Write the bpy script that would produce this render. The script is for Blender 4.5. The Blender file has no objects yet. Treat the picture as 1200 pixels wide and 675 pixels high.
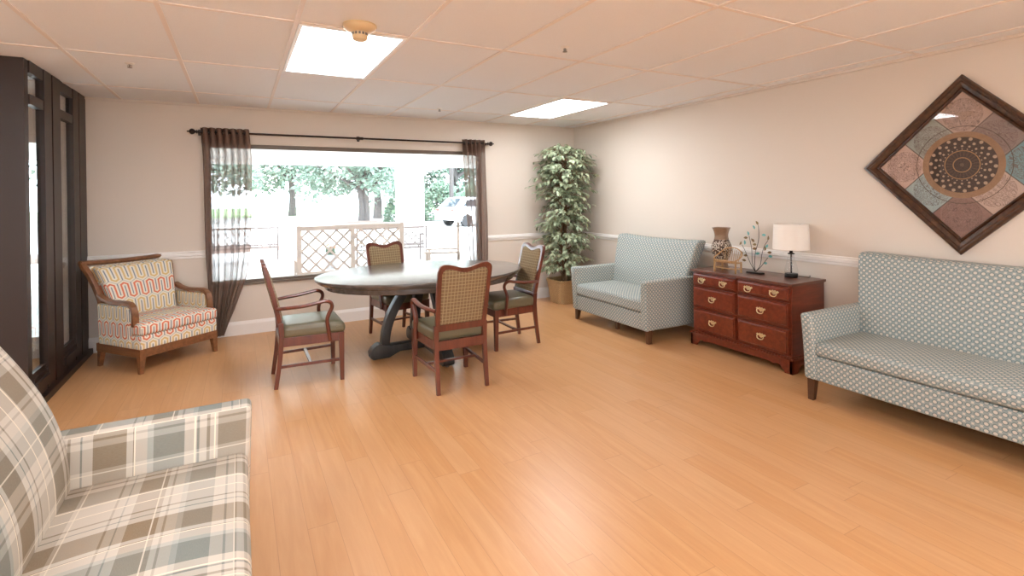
import bpy, bmesh, math, random
from mathutils import Vector, Matrix, Euler
PI = math.pi
R = math.radians
random.seed(7)
COL = bpy.context.scene.collection

# ------------------------------------------------------------------ room numbers (metres, camera above the origin)
XL, XR, YB, ZC = -1.29, 4.374, 6.203, 2.445
XW, YF = -3.0, -3.2            # far left wall, wall behind the camera
CAMZ = 1.457

# ------------------------------------------------------------------ node helpers
class E:
    """arithmetic on shader sockets"""
    def __init__(s, nt, k): s.nt = nt; s.k = k
    def _m(s, op, *a, clamp=False):
        n = s.nt.nodes.new('ShaderNodeMath'); n.operation = op; n.use_clamp = clamp
        for i, v in enumerate((s,) + a):
            if isinstance(v, E): s.nt.links.new(v.k, n.inputs[i])
            else: n.inputs[i].default_value = v
        return E(s.nt, n.outputs[0])
    def __add__(s, o): return s._m('ADD', o)
    def __sub__(s, o): return s._m('SUBTRACT', o)
    def __mul__(s, o): return s._m('MULTIPLY', o)
    def __truediv__(s, o): return s._m('DIVIDE', o)
    def rsub(s, o): return (s * -1.0) + o
    def fract(s): return s._m('FRACT')
    def floor(s): return s._m('FLOOR')
    def abs(s): return s._m('ABSOLUTE')
    def sin(s): return s._m('SINE')
    def sqrt(s): return s._m('SQRT')
    def min(s, o): return s._m('MINIMUM', o)
    def max(s, o): return s._m('MAXIMUM', o)
    def lt(s, o): return s._m('LESS_THAN', o)
    def gt(s, o): return s._m('GREATER_THAN', o)
    def mod(s, o): return s._m('FLOORED_MODULO', o)
    def atan2(s, o): return s._m('ARCTAN2', o)
    def clamp(s): return s._m('ADD', 0.0, clamp=True)
def hyp(a, b): return (a * a + b * b).sqrt()
def band(x, lo, hi): return x.gt(lo) * x.lt(hi)
def soft_lt(x, t, w): return ((x - t) * (-1.0 / w) + 0.5).clamp()

class Mat:
    def __init__(s, name, col=(.8, .8, .8), rough=.5, metal=0., spec=.5, **kw):
        s.m = bpy.data.materials.new(name); s.m.use_nodes = True
        s.nt = s.m.node_tree; s.b = s.nt.nodes['Principled BSDF']; s.out = s.nt.nodes['Material Output']
        s.b.inputs['Base Color'].default_value = (*col, 1); s.b.inputs['Roughness'].default_value = rough
        s.b.inputs['Metallic'].default_value = metal; s.b.inputs['Specular IOR Level'].default_value = spec
        for k, v in kw.items(): s.b.inputs[k.replace('_', ' ')].default_value = v
    def uv(s):
        n = s.nt.nodes.new('ShaderNodeUVMap'); n.uv_map = 'UVMap'
        sp = s.nt.nodes.new('ShaderNodeSeparateXYZ'); s.nt.links.new(n.outputs[0], sp.inputs[0])
        return E(s.nt, sp.outputs[0]), E(s.nt, sp.outputs[1])
    def obj(s):
        n = s.nt.nodes.new('ShaderNodeTexCoord')
        sp = s.nt.nodes.new('ShaderNodeSeparateXYZ'); s.nt.links.new(n.outputs['Object'], sp.inputs[0])
        s.oc = n.outputs['Object']
        return [E(s.nt, sp.outputs[i]) for i in range(3)]
    def vec(s, x, y, z=0.0):
        n = s.nt.nodes.new('ShaderNodeCombineXYZ')
        for i, v in enumerate((x, y, z)):
            if isinstance(v, E): s.nt.links.new(v.k, n.inputs[i])
            else: n.inputs[i].default_value = v
        return n.outputs[0]
    def noise(s, vec, scale=5., detail=3., rough=.5, dist=0.):
        n = s.nt.nodes.new('ShaderNodeTexNoise'); s.nt.links.new(vec, n.inputs['Vector'])
        n.inputs['Scale'].default_value = scale; n.inputs['Detail'].default_value = detail
        n.inputs['Roughness'].default_value = rough; n.inputs['Distortion'].default_value = dist
        return E(s.nt, n.outputs['Fac'])
    def white(s, vec):
        n = s.nt.nodes.new('ShaderNodeTexWhiteNoise'); s.nt.links.new(vec, n.inputs['Vector'])
        return E(s.nt, n.outputs['Value'])
    def mix(s, f, a, b, mode='MIX'):
        n = s.nt.nodes.new('ShaderNodeMix'); n.data_type = 'RGBA'; n.blend_type = mode
        if isinstance(f, E): s.nt.links.new(f.k, n.inputs[0])
        else: n.inputs[0].default_value = f
        for i, c in ((6, a), (7, b)):
            if isinstance(c, tuple): n.inputs[i].default_value = (*c, 1)
            else: s.nt.links.new(c, n.inputs[i])
        return n.outputs[2]
    def ramp(s, f, stops, interp='LINEAR'):
        n = s.nt.nodes.new('ShaderNodeValToRGB'); s.nt.links.new(f.k, n.inputs[0]); n.color_ramp.interpolation = interp
        el = n.color_ramp.elements
        while len(el) > 1: el.remove(el[0])
        el[0].position = stops[0][0]; el[0].color = (*stops[0][1], 1)
        for p, c in stops[1:]:
            e = el.new(p); e.color = (*c, 1)
        return n.outputs[0]
    def color(s, k): s.nt.links.new(k, s.b.inputs['Base Color']); return s
    def rough(s, e): s.nt.links.new(e.k, s.b.inputs['Roughness']); return s
    def bump(s, e, strength=.3, dist=.01):
        n = s.nt.nodes.new('ShaderNodeBump'); n.inputs['Strength'].default_value = strength
        n.inputs['Distance'].default_value = dist; s.nt.links.new(e.k, n.inputs['Height'])
        s.nt.links.new(n.outputs[0], s.b.inputs['Normal']); return s

def srgb(r, g, b):
    f = lambda c: c / 12.92 if c <= .04045 else ((c + .055) / 1.055) ** 2.4
    return (f(r / 255), f(g / 255), f(b / 255))

M = {}
def simple(key, col, rough=.5, metal=0., spec=.5, **kw):
    M[key] = Mat(key, col, rough, metal, spec, **kw).m

# --- room
def m_wall():
    m = Mat('wall_paint', srgb(221, 210, 198), .72, spec=.35)
    x, y, z = m.obj()
    n = m.noise(m.oc, 90, 2)
    m.bump(n, .05, .004); M['wall'] = m.m
m_wall()
simple('trim_white', srgb(240, 236, 232), .4)
def m_ceiling():
    m = Mat('ceiling_tile', srgb(236, 222, 214), .9, spec=.2)
    x, y, z = m.obj()
    n = m.noise(m.oc, 160, 2, .7)
    k = m.mix(n, srgb(232, 232, 234), srgb(243, 244, 247))
    m.color(k); m.bump(n, .15, .003); M['ceiling'] = m.m
m_ceiling()
simple('ceiling_bar', srgb(236, 226, 220), .6)
def m_floor():
    m = Mat('laminate_floor', srgb(214, 156, 100), .3, spec=.5)
    x, y, z = m.obj()
    W, L = .125, 1.22
    c = (x / W).floor(); fx = (x / W).fract()
    off = m.white(m.vec(c, 3.3))
    yy = y / L + off
    r = yy.floor(); fy = yy.fract()
    rnd = m.white(m.vec(c, r, 1.7))
    grain = m.noise(m.vec(x * 14.0 + rnd * 40.0, y * 1.1 + rnd * 9.0, 0.0), 1.6, 5, .6, .9)
    fine = m.noise(m.vec(x * 90.0, y * 4.0, rnd), 1.0, 3, .5)
    k = m.ramp(grain, [(.25, srgb(192, 140, 90)), (.5, srgb(201, 150, 100)), (.75, srgb(209, 161, 112))])
    k = m.mix(fine * .22, k, srgb(186, 126, 78))
    k = m.mix(rnd * .22, k, srgb(218, 180, 142))
    edge = (fx - .5).abs().gt(.5 - .008) ; end = (fy - .5).abs().gt(.5 - .0012)
    k = m.mix(edge.max(end) * .4, k, srgb(140, 92, 56))
    m.color(k)
    m.rough(grain * .1 + .26)
    M['floor'] = m.m
m_floor()
simple('dark_frame', srgb(48, 34, 28), .42)
simple('window_frame', srgb(112, 98, 86), .5)
def m_glass(key, refl=.06, tint=(1, 1, 1), rough=0.0, ior=1.5):
    m = Mat(key); nt = m.nt; nt.nodes.remove(m.b)
    t = nt.nodes.new('ShaderNodeBsdfTransparent'); t.inputs[0].default_value = (*tint, 1)
    g = nt.nodes.new('ShaderNodeBsdfGlossy'); g.inputs['Roughness'].default_value = rough
    lw = nt.nodes.new('ShaderNodeLayerWeight'); lw.inputs[0].default_value = .5; f0 = ((ior - 1) / (ior + 1)) ** 2
    fe = E(nt, lw.outputs['Facing'])._m('POWER', 5.0) * (1 - f0) + f0
    mx = nt.nodes.new('ShaderNodeMixShader'); nt.links.new(fe.k, mx.inputs[0])
    nt.links.new(t.outputs[0], mx.inputs[1]); nt.links.new(g.outputs[0], mx.inputs[2]); nt.links.new(mx.outputs[0], m.out.inputs[0])
    M[key] = m.m
m_glass('glass', tint=(.97, .98, .98))
m_glass('partition_glass', tint=(.9, .92, .92), ior=1.9)
def m_emit(key, col, s):
    m = Mat(key); m.b.inputs['Emission Color'].default_value = (*col, 1); m.b.inputs['Emission Strength'].default_value = s
    M[key] = m.m
m_emit('diffuser', (.94, .97, 1.0), 10.5)

# --- fabrics
def m_dots():
    m = Mat('dotted_blue_grey_fabric', (.5, .5, .5), .62, spec=.35)
    u, v = m.uv(); p = .038
    n = m.noise(m.vec(u, v), 300, 2)
    a = u / p; b = v / p
    d1 = hyp((a.fract() - .5) * .92, b.fract() - .5)
    d2 = hyp((a + .5).fract() - .5, (b + .5).fract() - .5)
    ground = srgb(132, 145, 145)
    k = m.mix(n * .6, ground, srgb(162, 174, 172))
    diag = ((a + b).fract() - .5).abs().gt(.44).max(((a - b).fract() - .5).abs().gt(.44))
    k = m.mix(diag * .6, k, srgb(192, 194, 186))
    k = m.mix(soft_lt(d1, .35, .05) * .9, k, srgb(98, 118, 123))
    k = m.mix(soft_lt(d1, .235, .06), k, srgb(202, 197, 186))
    k = m.mix(soft_lt(d2, .17, .06), k, srgb(202, 198, 188))
    m.color(k); m.bump(n, .15, .002); M['dots'] = m.m
m_dots()
def m_plaid():
    m = Mat('plaid_fabric', (.5, .5, .5), .8, spec=.2)
    u, v = m.uv()
    cream = srgb(206, 199, 188); taupe = srgb(134, 123, 107); slate = srgb(116, 126, 124); pale = srgb(172, 179, 176); olive = srgb(126, 106, 80)
    def stripes(t, period, offs):
        f = ((t + offs) / period).fract()
        return m.ramp(f, [(0, cream), (.10, taupe), (.24, cream), (.28, taupe), (.295, cream), (.33, slate), (.34, cream), (.40, slate), (.54, pale),
                          (.57, cream), (.62, taupe), (.63, cream), (.66, olive), (.80, cream), (.84, slate), (.85, cream), (.89, taupe), (.90, cream)], 'CONSTANT')
    a = stripes(u, .68, .05); b = stripes(v, .56, .12)
    k = m.mix(.36, a, b)
    th = ((u / .25).fract() - .5).abs().lt(.009).max((((u + .06) / .5).fract() - .5).abs().lt(.006))
    k = m.mix(th, k, srgb(236, 226, 208))
    th2 = ((v / .22 + .3).fract() - .5).abs().lt(.009)
    k = m.mix(th2 * .6, k, srgb(236, 228, 212))
    w = m.noise(m.vec(u * 30.0, v * 300.0), 3, 2)
    k = m.mix(w * .25, k, srgb(205, 198, 184))
    m.color(k); m.bump(w, .1, .002); M['plaid'] = m.m
m_plaid()
def m_meander():
    m = Mat('meander_fabric', (.5, .5, .5), .8, spec=.2)
    u, v = m.uv(); v = v + .03; p = .098; h = .15; A = .036
    row = (v / h).floor()
    y0 = ((v / h).fract() - .5) * h
    x = (u / p).fract() * p
    q = p / 4
    def dist(y):
        def cap(cx, sgn):
            dx = (x - cx).abs(); dx = dx.min((dx - p).abs())
            return (dx.max(dx * .5 + (y * sgn - A).max(0.0) * .866) - q).abs(), (y * sgn).gt(A)
        dv = (x - q).abs().min((x - 3 * q).abs()); big = .2
        dt, it_ = cap(.5 * p, 1.0); db, ib = cap(0.0, -1.0)
        # the straight strokes end at +-A; round caps join them in turn above and below
        end = (y.abs() - A).max(0.0)
        return hyp(dv, end).min(dt + it_.rsub(1.0) * big).min(db + ib.rsub(1.0) * big)
    sg = y0.gt(0.0) * 2.0 - 1.0
    d0 = dist(y0); d1 = dist(y0 - sg * h)
    d = d0.min(d1)
    row = row + d1.lt(d0)
    k = m.mix(soft_lt(d, .0202, .003), srgb(122, 134, 146), srgb(232, 224, 208))
    stripe = m.mix(row.mod(2.0), srgb(216, 120, 88), srgb(216, 186, 128))
    k = m.mix(soft_lt(d, .0066, .003), k, stripe)
    m.color(k); M['meander'] = m.m
m_meander()
def m_check():
    m = Mat('woven_check_fabric', (.5, .5, .5), .8, spec=.2)
    u, v = m.uv(); p = .026
    lx = ((u / p).fract() - .5).abs().gt(.39); ly = ((v / p).fract() - .5).abs().gt(.39)
    n = m.noise(m.vec(u, v), 220, 2)
    k = m.mix(n, srgb(116, 96, 70), srgb(138, 116, 88))
    k = m.mix((lx + ly).clamp() * .6, k, srgb(176, 158, 124))
    m.color(k); M['check'] = m.m
m_check()
simple('seat_vinyl', srgb(104, 98, 76), .32, spec=.6)
def m_wood(key, c1, c2, rough=.3, axis='x', coat=0.0, scale=1.0, spec=.5):
    m = Mat(key, c1, rough, spec=spec)
    x, y, z = m.obj()
    s = {'x': (2, 22, 22), 'y': (22, 2, 22), 'z': (22, 22, 2)}[axis]
    n = m.noise(m.vec(x * (s[0] * scale), y * (s[1] * scale), z * (s[2] * scale)), 1.3, 5, .6, .4)
    m.color(m.ramp(n, [(.3, c1), (.7, c2)])); m.b.inputs['Coat Weight'].default_value = coat
    m.b.inputs['Coat Roughness'].default_value = .27
    m.bump(n, .04, .002); M[key] = m.m
m_wood('chair_wood', srgb(80, 36, 25), srgb(112, 54, 37), .3, 'z', .5)
m_wood('dresser_wood', srgb(92, 36, 20), srgb(128, 56, 32), .28, 'y', .35)
m_wood('dresser_top_wood', srgb(84, 46, 34), srgb(112, 66, 50), .3, 'y', .35)
m_wood('leg_wood', srgb(74, 46, 30), srgb(100, 66, 42), .4, 'z')
m_wood('arm_wood', srgb(110, 72, 46), srgb(146, 98, 64), .38, 'y')
m_wood('table_wood', srgb(76, 68, 64), srgb(104, 94, 88), .27, 'x', .9)
m_wood('table_base_wood', srgb(34, 35, 36), srgb(54, 54, 54), .4, 'z')
m_wood('picture_wood', srgb(38, 20, 12), srgb(86, 54, 32), .3, 'x', .3)
m_wood('bark', srgb(96, 70, 48), srgb(140, 106, 74), .8, 'z')
m_wood('rattan', srgb(150, 112, 70), srgb(196, 158, 110), .5, 'z', scale=4)
m_wood('bark_outside', srgb(58, 55, 54), srgb(84, 80, 78), .9, 'z')
simple('brass', srgb(226, 212, 172), .35, .85)
simple('black_metal', srgb(34, 30, 28), .4, .6)
simple('rod_metal', srgb(52, 42, 38), .35, .7)
simple('shade_cloth', srgb(240, 234, 226), .85)
simple('leaf_bronze', srgb(122, 98, 62), .35, .7)
simple('leaf_teal', srgb(96, 158, 152), .4, .3)
simple('yellowed_plastic', srgb(226, 200, 158), .45)
simple('grey_plastic', srgb(120, 116, 112), .5)
simple('metal_grey', srgb(150, 146, 142), .35, .9)
simple('cord_black', srgb(30, 26, 24), .5)
simple('soil', srgb(74, 56, 40), .95)
simple('clear_glass', (1, 1, 1), 0.0, Transmission_Weight=1.0, IOR=1.45)
# curtain cloth: sheer brown
def m_curtain(key, alpha, col):
    m = Mat(key); nt = m.nt; nt.nodes.remove(m.b)
    d = nt.nodes.new('ShaderNodeBsdfDiffuse'); d.inputs[0].default_value = (*col, 1)
    t = nt.nodes.new('ShaderNodeBsdfTranslucent'); t.inputs[0].default_value = (*col, 1)
    tr = nt.nodes.new('ShaderNodeBsdfTransparent')
    a = nt.nodes.new('ShaderNodeMixShader'); a.inputs[0].default_value = .25
    nt.links.new(d.outputs[0], a.inputs[1]); nt.links.new(t.outputs[0], a.inputs[2])
    x, y, z = m.obj()
    lw = nt.nodes.new('ShaderNodeLayerWeight'); lw.inputs[0].default_value = .35
    f = (E(nt, lw.outputs['Facing']) * (1 - alpha) * 1.1 + alpha).clamp()
    b = nt.nodes.new('ShaderNodeMixShader'); nt.links.new(f.k, b.inputs[0])
    nt.links.new(tr.outputs[0], b.inputs[1]); nt.links.new(a.outputs[0], b.inputs[2]); nt.links.new(b.outputs[0], m.out.inputs[0])
    M[key] = m.m
m_curtain('sheer_cloth', .68, srgb(140, 116, 104))
m_curtain('sheer_header', .96, srgb(128, 104, 92))
def m_leaf(key, c1, c2, rough=.4, trans=.15):
    m = Mat(key, c1, rough)
    x, y, z = m.obj()
    n = m.noise(m.oc, 14, 2, .6)
    m.color(m.ramp(n, [(.3, c1), (.65, c2)]))
    M[key] = m.m
m_leaf('ficus_leaf', srgb(88, 106, 70), srgb(190, 202, 170))  # pale end of the ramp paints whitish glints into the leaf colour
m_leaf('tree_leaf', srgb(84, 106, 92), srgb(136, 156, 140), .8)
m_leaf('hedge_leaf', srgb(72, 96, 78), srgb(118, 140, 120), .8)
def m_basket():
    m = Mat('wicker', (.4, .3, .2), .6)
    u, v = m.uv()
    r = (v / .014).floor(); w = ((v / .014).fract() - .5).abs()
    a = ((u / .03 + r * .5).fract() - .5).abs()
    n = m.noise(m.vec(u * 20.0, v * 60.0), 2, 3)
    k = m.mix(n, srgb(168, 134, 90), srgb(214, 184, 138)); k = m.mix(w.gt(.4).max(a.gt(.46)) * .7, k, srgb(98, 70, 40))
    m.color(k); m.bump(w * -1.0 - a * .5, .6, .006); M['wicker'] = m.m
m_basket()
def m_mosaic():
    m = Mat('mosaic_vase', (.4, .3, .2), .35)
    x, y, z = m.obj()
    n = m.nt.nodes.new('ShaderNodeTexVoronoi'); n.feature = 'DISTANCE_TO_EDGE'; m.nt.links.new(m.oc, n.inputs['Vector']); n.inputs['Scale'].default_value = 75
    e = E(m.nt, n.outputs['Distance'])
    c = m.nt.nodes.new('ShaderNodeTexVoronoi'); m.nt.links.new(m.oc, c.inputs['Vector']); c.inputs['Scale'].default_value = 75
    sp = m.nt.nodes.new('ShaderNodeSeparateColor'); m.nt.links.new(c.outputs['Color'], sp.inputs[0])
    tile = m.mix(E(m.nt, sp.outputs[0]).gt(.35), srgb(96, 70, 52), srgb(214, 202, 186))
    mos = m.mix(e.lt(.12), tile, srgb(52, 36, 28))
    nn = m.noise(m.vec(x * 8.0, y * 8.0, z * 40.0), 1.4, 3)
    plain = m.mix(nn, srgb(112, 84, 64), srgb(160, 132, 106))
    m.color(m.mix(band(z, .10, .285), plain, mos)); M['mosaic'] = m.m
m_mosaic()
# --- picture art: 3 x 3 decorated tiles behind a round carved medallion (object x,y in the plane of the picture)
def m_art():
    m = Mat('tile_art', (.5, .5, .5), .5)
    u, v = m.uv()                       # metres, diamond sides along u and v, centre at 0
    t = .707 * .33 * 1.0
    t = .243
    cu = (u / t + 1.5).floor(); cv = (v / t + 1.5).floor()
    idx = (cu + cv * 3.0 + .5) / 9.0
    base = m.ramp(idx, [(0, srgb(198, 164, 150)), (1 / 9, srgb(150, 172, 174)), (2 / 9, srgb(128, 90, 80)),
                        (3 / 9, srgb(146, 152, 144)), (4 / 9, srgb(150, 130, 110)), (5 / 9, srgb(190, 164, 150)),
                        (6 / 9, srgb(176, 148, 136)), (7 / 9, srgb(128, 110, 106)), (8 / 9, srgb(92, 140, 150))], 'CONSTANT')
    n1 = m.noise(m.vec(u, v), 9, 4, .6, 1.0)
    base = m.mix(n1 * .3, base, srgb(190, 176, 162))
    fu = ((u / t + 1.5).fract() - .5).abs(); fv = ((v / t + 1.5).fract() - .5).abs()
    # scroll work: warped rings inside each tile
    rr = hyp(fu, fv); an = fu.atan2(fv)
    w = m.noise(m.vec(fu, fv, idx * 20.0), 5, 1, .4, 2.5)
    scroll = ((w * 44.0).sin().gt(.35)) * rr.lt(.46)
    base = m.mix(scroll * .75, base, srgb(96, 72, 66))
    base = m.mix(fu.max(fv).gt(.485) * .75, base, srgb(74, 56, 50))
    r = hyp(u, v); th = u.atan2(v)
    # medallion
    k = m.mix(band(r, .262, .266), base, srgb(78, 62, 50))
    k = m.mix(soft_lt(r, .228, .004), k, srgb(132, 98, 70))
    pr = m.noise(m.vec(u, v), 20, 3)
    k = m.mix(band(r, .19, .228) * pr * .7, k, srgb(176, 140, 106))
    k = m.mix(soft_lt(r, .19, .003), k, srgb(62, 46, 38))
    # pierced holes in the carved ring
    def holes(r0, cnt, size, ph):
        s = ((th / (2 * PI) * cnt + ph).fract() - .5) * (2 * PI * r0 / cnt)
        return hyp(s, r - r0).lt(size)
    hs = holes(.178, 18., .011, 0.).max(holes(.152, 18., .009, .5)).max(holes(.128, 20., .007, 0.)).max(holes(.108, 24., .004, .5))
    k = m.mix(hs, k, srgb(178, 152, 128))
    sp = ((th / (2 * PI) * 24.).fract() - .5).abs().lt(.07) * band(r, .05, .094)
    k = m.mix(sp, k, srgb(104, 78, 58))
    k = m.mix(band(r, .094, .1).max(band(r, .046, .052)), k, srgb(166, 124, 80))
    k = m.mix(r.lt(.012), k, srgb(96, 78, 62))
    m.color(k); M['art'] = m.m
m_art()
m_glass('picture_glass', ior=1.45)
# --- outside
def m_ground():
    m = Mat('pavement', srgb(205, 203, 198), .9, spec=.2)
    x, y, z = m.obj()
    n = m.noise(m.oc, .8, 4)
    m.color(m.mix(n, srgb(196, 194, 190), srgb(216, 214, 210))); M['ground'] = m.m
m_ground()
simple('outside_white', srgb(238, 236, 232), .7)
simple('outside_metal', srgb(104, 92, 90), .5)
simple('lattice_white', srgb(186, 172, 164), .6)
simple('outside_wall', srgb(196, 178, 160), .8)
simple('mulch', srgb(120, 104, 96), .95)
simple('lawn', srgb(150, 178, 128), .95)
simple('car_paint', srgb(236, 236, 238), .25)
simple('car_glass', srgb(40, 48, 56), .1)
simple('tyre', srgb(34, 34, 36), .8)
simple('car_lamp', srgb(190, 60, 50), .3)
simple('planter_grey', srgb(170, 170, 174), .7)
simple('flower_orange', srgb(226, 130, 70), .7)

# ------------------------------------------------------------------ mesh helpers
class MB:
    def __init__(s): s.v = []; s.f = []; s.uv = []
    def add(s, vs, fs, uvs=None, mtx=None):
        b = len(s.v)
        s.v += [tuple(mtx @ Vector(p)) if mtx else tuple(p) for p in vs]
        for i, f in enumerate(fs):
            s.f.append(tuple(b + k for k in f)); s.uv.append(uvs[i] if uvs else None)
        return s
    def box(s, x0, x1, y0, y1, z0, z1, mtx=None):
        vs = [(x, y, z) for z in (z0, z1) for y in (y0, y1) for x in (x0, x1)]
        return s.add(vs, [(0, 2, 3, 1), (4, 5, 7, 6), (0, 1, 5, 4), (2, 6, 7, 3), (0, 4, 6, 2), (1, 3, 7, 5)], None, mtx)
    def cbox(s, c, d, mtx=None):
        return s.box(c[0] - d[0] / 2, c[0] + d[0] / 2, c[1] - d[1] / 2, c[1] + d[1] / 2, c[2] - d[2] / 2, c[2] + d[2] / 2, mtx)
    def tube(s, pts, rad, seg=10, caps=True, flat=None, closed=False, mtx=None):
        """round bar through pts; rad number or list; flat=(a,b) scales the section along the side / up axes"""
        P = [Vector(p) for p in pts]; n = len(P)
        if not isinstance(rad, (list, tuple)): rad = [rad] * n
        a, b = flat or (1, 1)
        T = []
        for i in range(n):
            if closed: t = P[(i + 1) % n] - P[(i - 1) % n]
            else: t = P[min(i + 1, n - 1)] - P[max(i - 1, 0)]
            T.append(t.normalized())
        up = Vector((0, 0, 1)) if abs(T[0].z) < .9 else Vector((0, 1, 0))
        nrm = (up - T[0] * up.dot(T[0])).normalized()
        vs = []
        for i in range(n):
            nrm = (nrm - T[i] * nrm.dot(T[i])).normalized(); bi = T[i].cross(nrm)
            for k in range(seg):
                t = 2 * PI * k / seg + (PI / 4 if seg == 4 else 0)
                vs.append(P[i] + nrm * (math.cos(t) * rad[i] * b) + bi * (math.sin(t) * rad[i] * a))
        fs = []
        m_ = n if closed else n - 1
        for i in range(m_):
            for k in range(seg):
                j = (i + 1) % n; k2 = (k + 1) % seg
                fs.append((i * seg + k, i * seg + k2, j * seg + k2, j * seg + k))
        if caps and not closed:
            fs.append(tuple(range(seg))[::-1]); fs.append(tuple((n - 1) * seg + k for k in range(seg)))
        return s.add(vs, fs, None, mtx)
    def lathe(s, prof, seg=24, c=(0, 0, 0), mtx=None, caps=True, sx=1., sy=1.):
        vs = []; fs = []
        for r, z in prof:
            for k in range(seg):
                t = 2 * PI * k / seg; vs.append((c[0] + r * math.cos(t) * sx, c[1] + r * math.sin(t) * sy, c[2] + z))
        for i in range(len(prof) - 1):
            for k in range(seg):
                k2 = (k + 1) % seg; fs.append((i * seg + k, i * seg + k2, (i + 1) * seg + k2, (i + 1) * seg + k))
        if caps:
            fs.append(tuple(range(seg))[::-1]); fs.append(tuple((len(prof) - 1) * seg + k for k in range(seg)))
        return s.add(vs, fs, None, mtx)
    def prism(s, outline, t0, t1, axis='y', mtx=None, hole=None):
        """outline (a,b) extruded along axis from t0 to t1.  y: (x,z)  x: (y,z)  z: (x,y)"""
        mk = {'y': lambda a, b, t: (a, t, b), 'x': lambda a, b, t: (t, a, b), 'z': lambda a, b, t: (a, b, t)}[axis]
        n = len(outline)
        if hole is None:
            vs = [mk(a, b, t) for t in (t0, t1) for a, b in outline]
            fs = [tuple(range(n)), tuple(range(2 * n - 1, n - 1, -1))] + [(i, n + i, n + (i + 1) % n, (i + 1) % n) for i in range(n)]
        else:
            vs = [mk(a, b, t) for t in (t0, t1) for a, b in list(outline) + list(hole)]
            fs = []
            for i in range(n):
                j = (i + 1) % n
                fs += [(i, j, n + j, n + i), (2 * n + i, 3 * n + i, 3 * n + j, 2 * n + j), (i, 2 * n + i, 2 * n + j, j), (n + i, n + j, 3 * n + j, 3 * n + i)]
        return s.add(vs, fs, None, mtx)
    def rbox(s, x0, x1, y0, y1, z0, z1, r, f=None, n=8, mtx=None, k=3):
        """rounded box, subdivided so that f(p) can bend it; carries box uv in metres"""
        def line(a, b):
            r_ = min(r, (b - a) / 2 - 1e-4)
            L = [a + r_ * (1 - math.cos(PI / 2 * i / k)) for i in range(k + 1)]
            N = max(1, n)
            L += [a + r_ + (b - a - 2 * r_) * i / N for i in range(1, N)]
            L += [b - r_ * (1 - math.cos(PI / 2 * i / k)) for i in range(k, -1, -1)]
            return L
        X, Y, Z = line(x0, x1), line(y0, y1), line(z0, z1)
        lo = [min(r, (x1 - x0) / 2 - 1e-4), min(r, (y1 - y0) / 2 - 1e-4), min(r, (z1 - z0) / 2 - 1e-4)]
        rr = min(lo)
        def rnd(p):
            q = Vector([min(max(p[i], (x0, y0, z0)[i] + rr), (x1, y1, z1)[i] - rr) for i in range(3)])
            d = Vector(p) - q
            p2 = q + d * (rr / max(max(abs(d[0]), abs(d[1]), abs(d[2])), 1e-9)) if False else (q + d.normalized() * rr if d.length > 1e-9 else q)
            return f(p2) if f else p2
        for ax in range(3):
            A, B, Cc = [(Y, Z, (x0, x1)), (X, Z, (y0, y1)), (X, Y, (z0, z1))][ax]
            for side in (0, 1):
                c = Cc[side]; vs = []; fs = []; uvs = []
                for b in B:
                    for a in A:
                        p = [(c, a, b), (a, c, b), (a, b, c)][ax]
                        vs.append(rnd(p))
                nA = len(A)
                for j in range(len(B) - 1):
                    for i in range(nA - 1):
                        q = (j * nA + i, j * nA + i + 1, (j + 1) * nA + i + 1, (j + 1) * nA + i)
                        uq = [(A[i], B[j]), (A[i + 1], B[j]), (A[i + 1], B[j + 1]), (A[i], B[j + 1])]
                        flip = (side == 0) ^ (ax == 1)
                        if flip: q = q[::-1]; uq = uq[::-1]
                        fs.append(q); uvs.append(uq)
                s.add(vs, fs, uvs, mtx)
        return s
    def build(s, name, mat, parent=None, smooth=35, bevel=0.0, merge=True, uvs=1.0):
        me = bpy.data.meshes.new(name); me.from_pydata(s.v, [], s.f)
        ul = me.uv_layers.new(name='UVMap')
        for p, u in zip(me.polygons, s.uv):
            if u is None:
                n = p.normal; ax = max(range(3), key=lambda i: abs(n[i]))
                for li in p.loop_indices:
                    c = me.vertices[me.loops[li].vertex_index].co
                    ul.data[li].uv = ((c[1], c[2]), (c[0], c[2]), (c[0], c[1]))[ax]
            else:
                for li, t in zip(p.loop_indices, u): ul.data[li].uv = t
        bm = bmesh.new(); bm.from_mesh(me)
        if merge: bmesh.ops.remove_doubles(bm, verts=bm.verts, dist=1e-5)
        if bevel > 0:
            es = [e for e in bm.edges if len(e.link_faces) == 2 and e.calc_face_angle(0) > R(30)]
            bmesh.ops.bevel(bm, geom=es, offset=bevel, segments=2, profile=.7, affect='EDGES', clamp_overlap=True)
        bmesh.ops.recalc_face_normals(bm, faces=bm.faces)
        bm.to_mesh(me); bm.free()
        me.materials.append(M[mat] if isinstance(mat, str) else mat)
        if smooth:
            for p in me.polygons: p.use_smooth = True
            me.set_sharp_from_angle(angle=R(smooth))
        o = bpy.data.objects.new(name, me); COL.objects.link(o)
        if parent: o.parent = parent
        return o

def tag(o, label=None, cat=None, group=None, kind=None):
    if label: o['label'] = label
    if cat: o['category'] = cat
    if group: o['group'] = group
    if kind: o['kind'] = kind
    return o
def thing(name, label, cat, loc=(0, 0, 0), rz=0., group=None):
    o = bpy.data.objects.new(name, None); COL.objects.link(o); o.location = loc; o.rotation_euler = (0, 0, rz)
    o.empty_display_size = .1
    return tag(o, label, cat, group)
def copy_tree(o, parent=None):
    c = o.copy(); COL.objects.link(c); c.parent = parent
    for ch in list(o.children): copy_tree(ch, c)
    return c
def struct(o): o['kind'] = 'structure'; return o
def rot_to(v):  # matrix turning +Z to v
    return Vector(v).to_track_quat('Z', 'Y').to_matrix().to_4x4()

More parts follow.
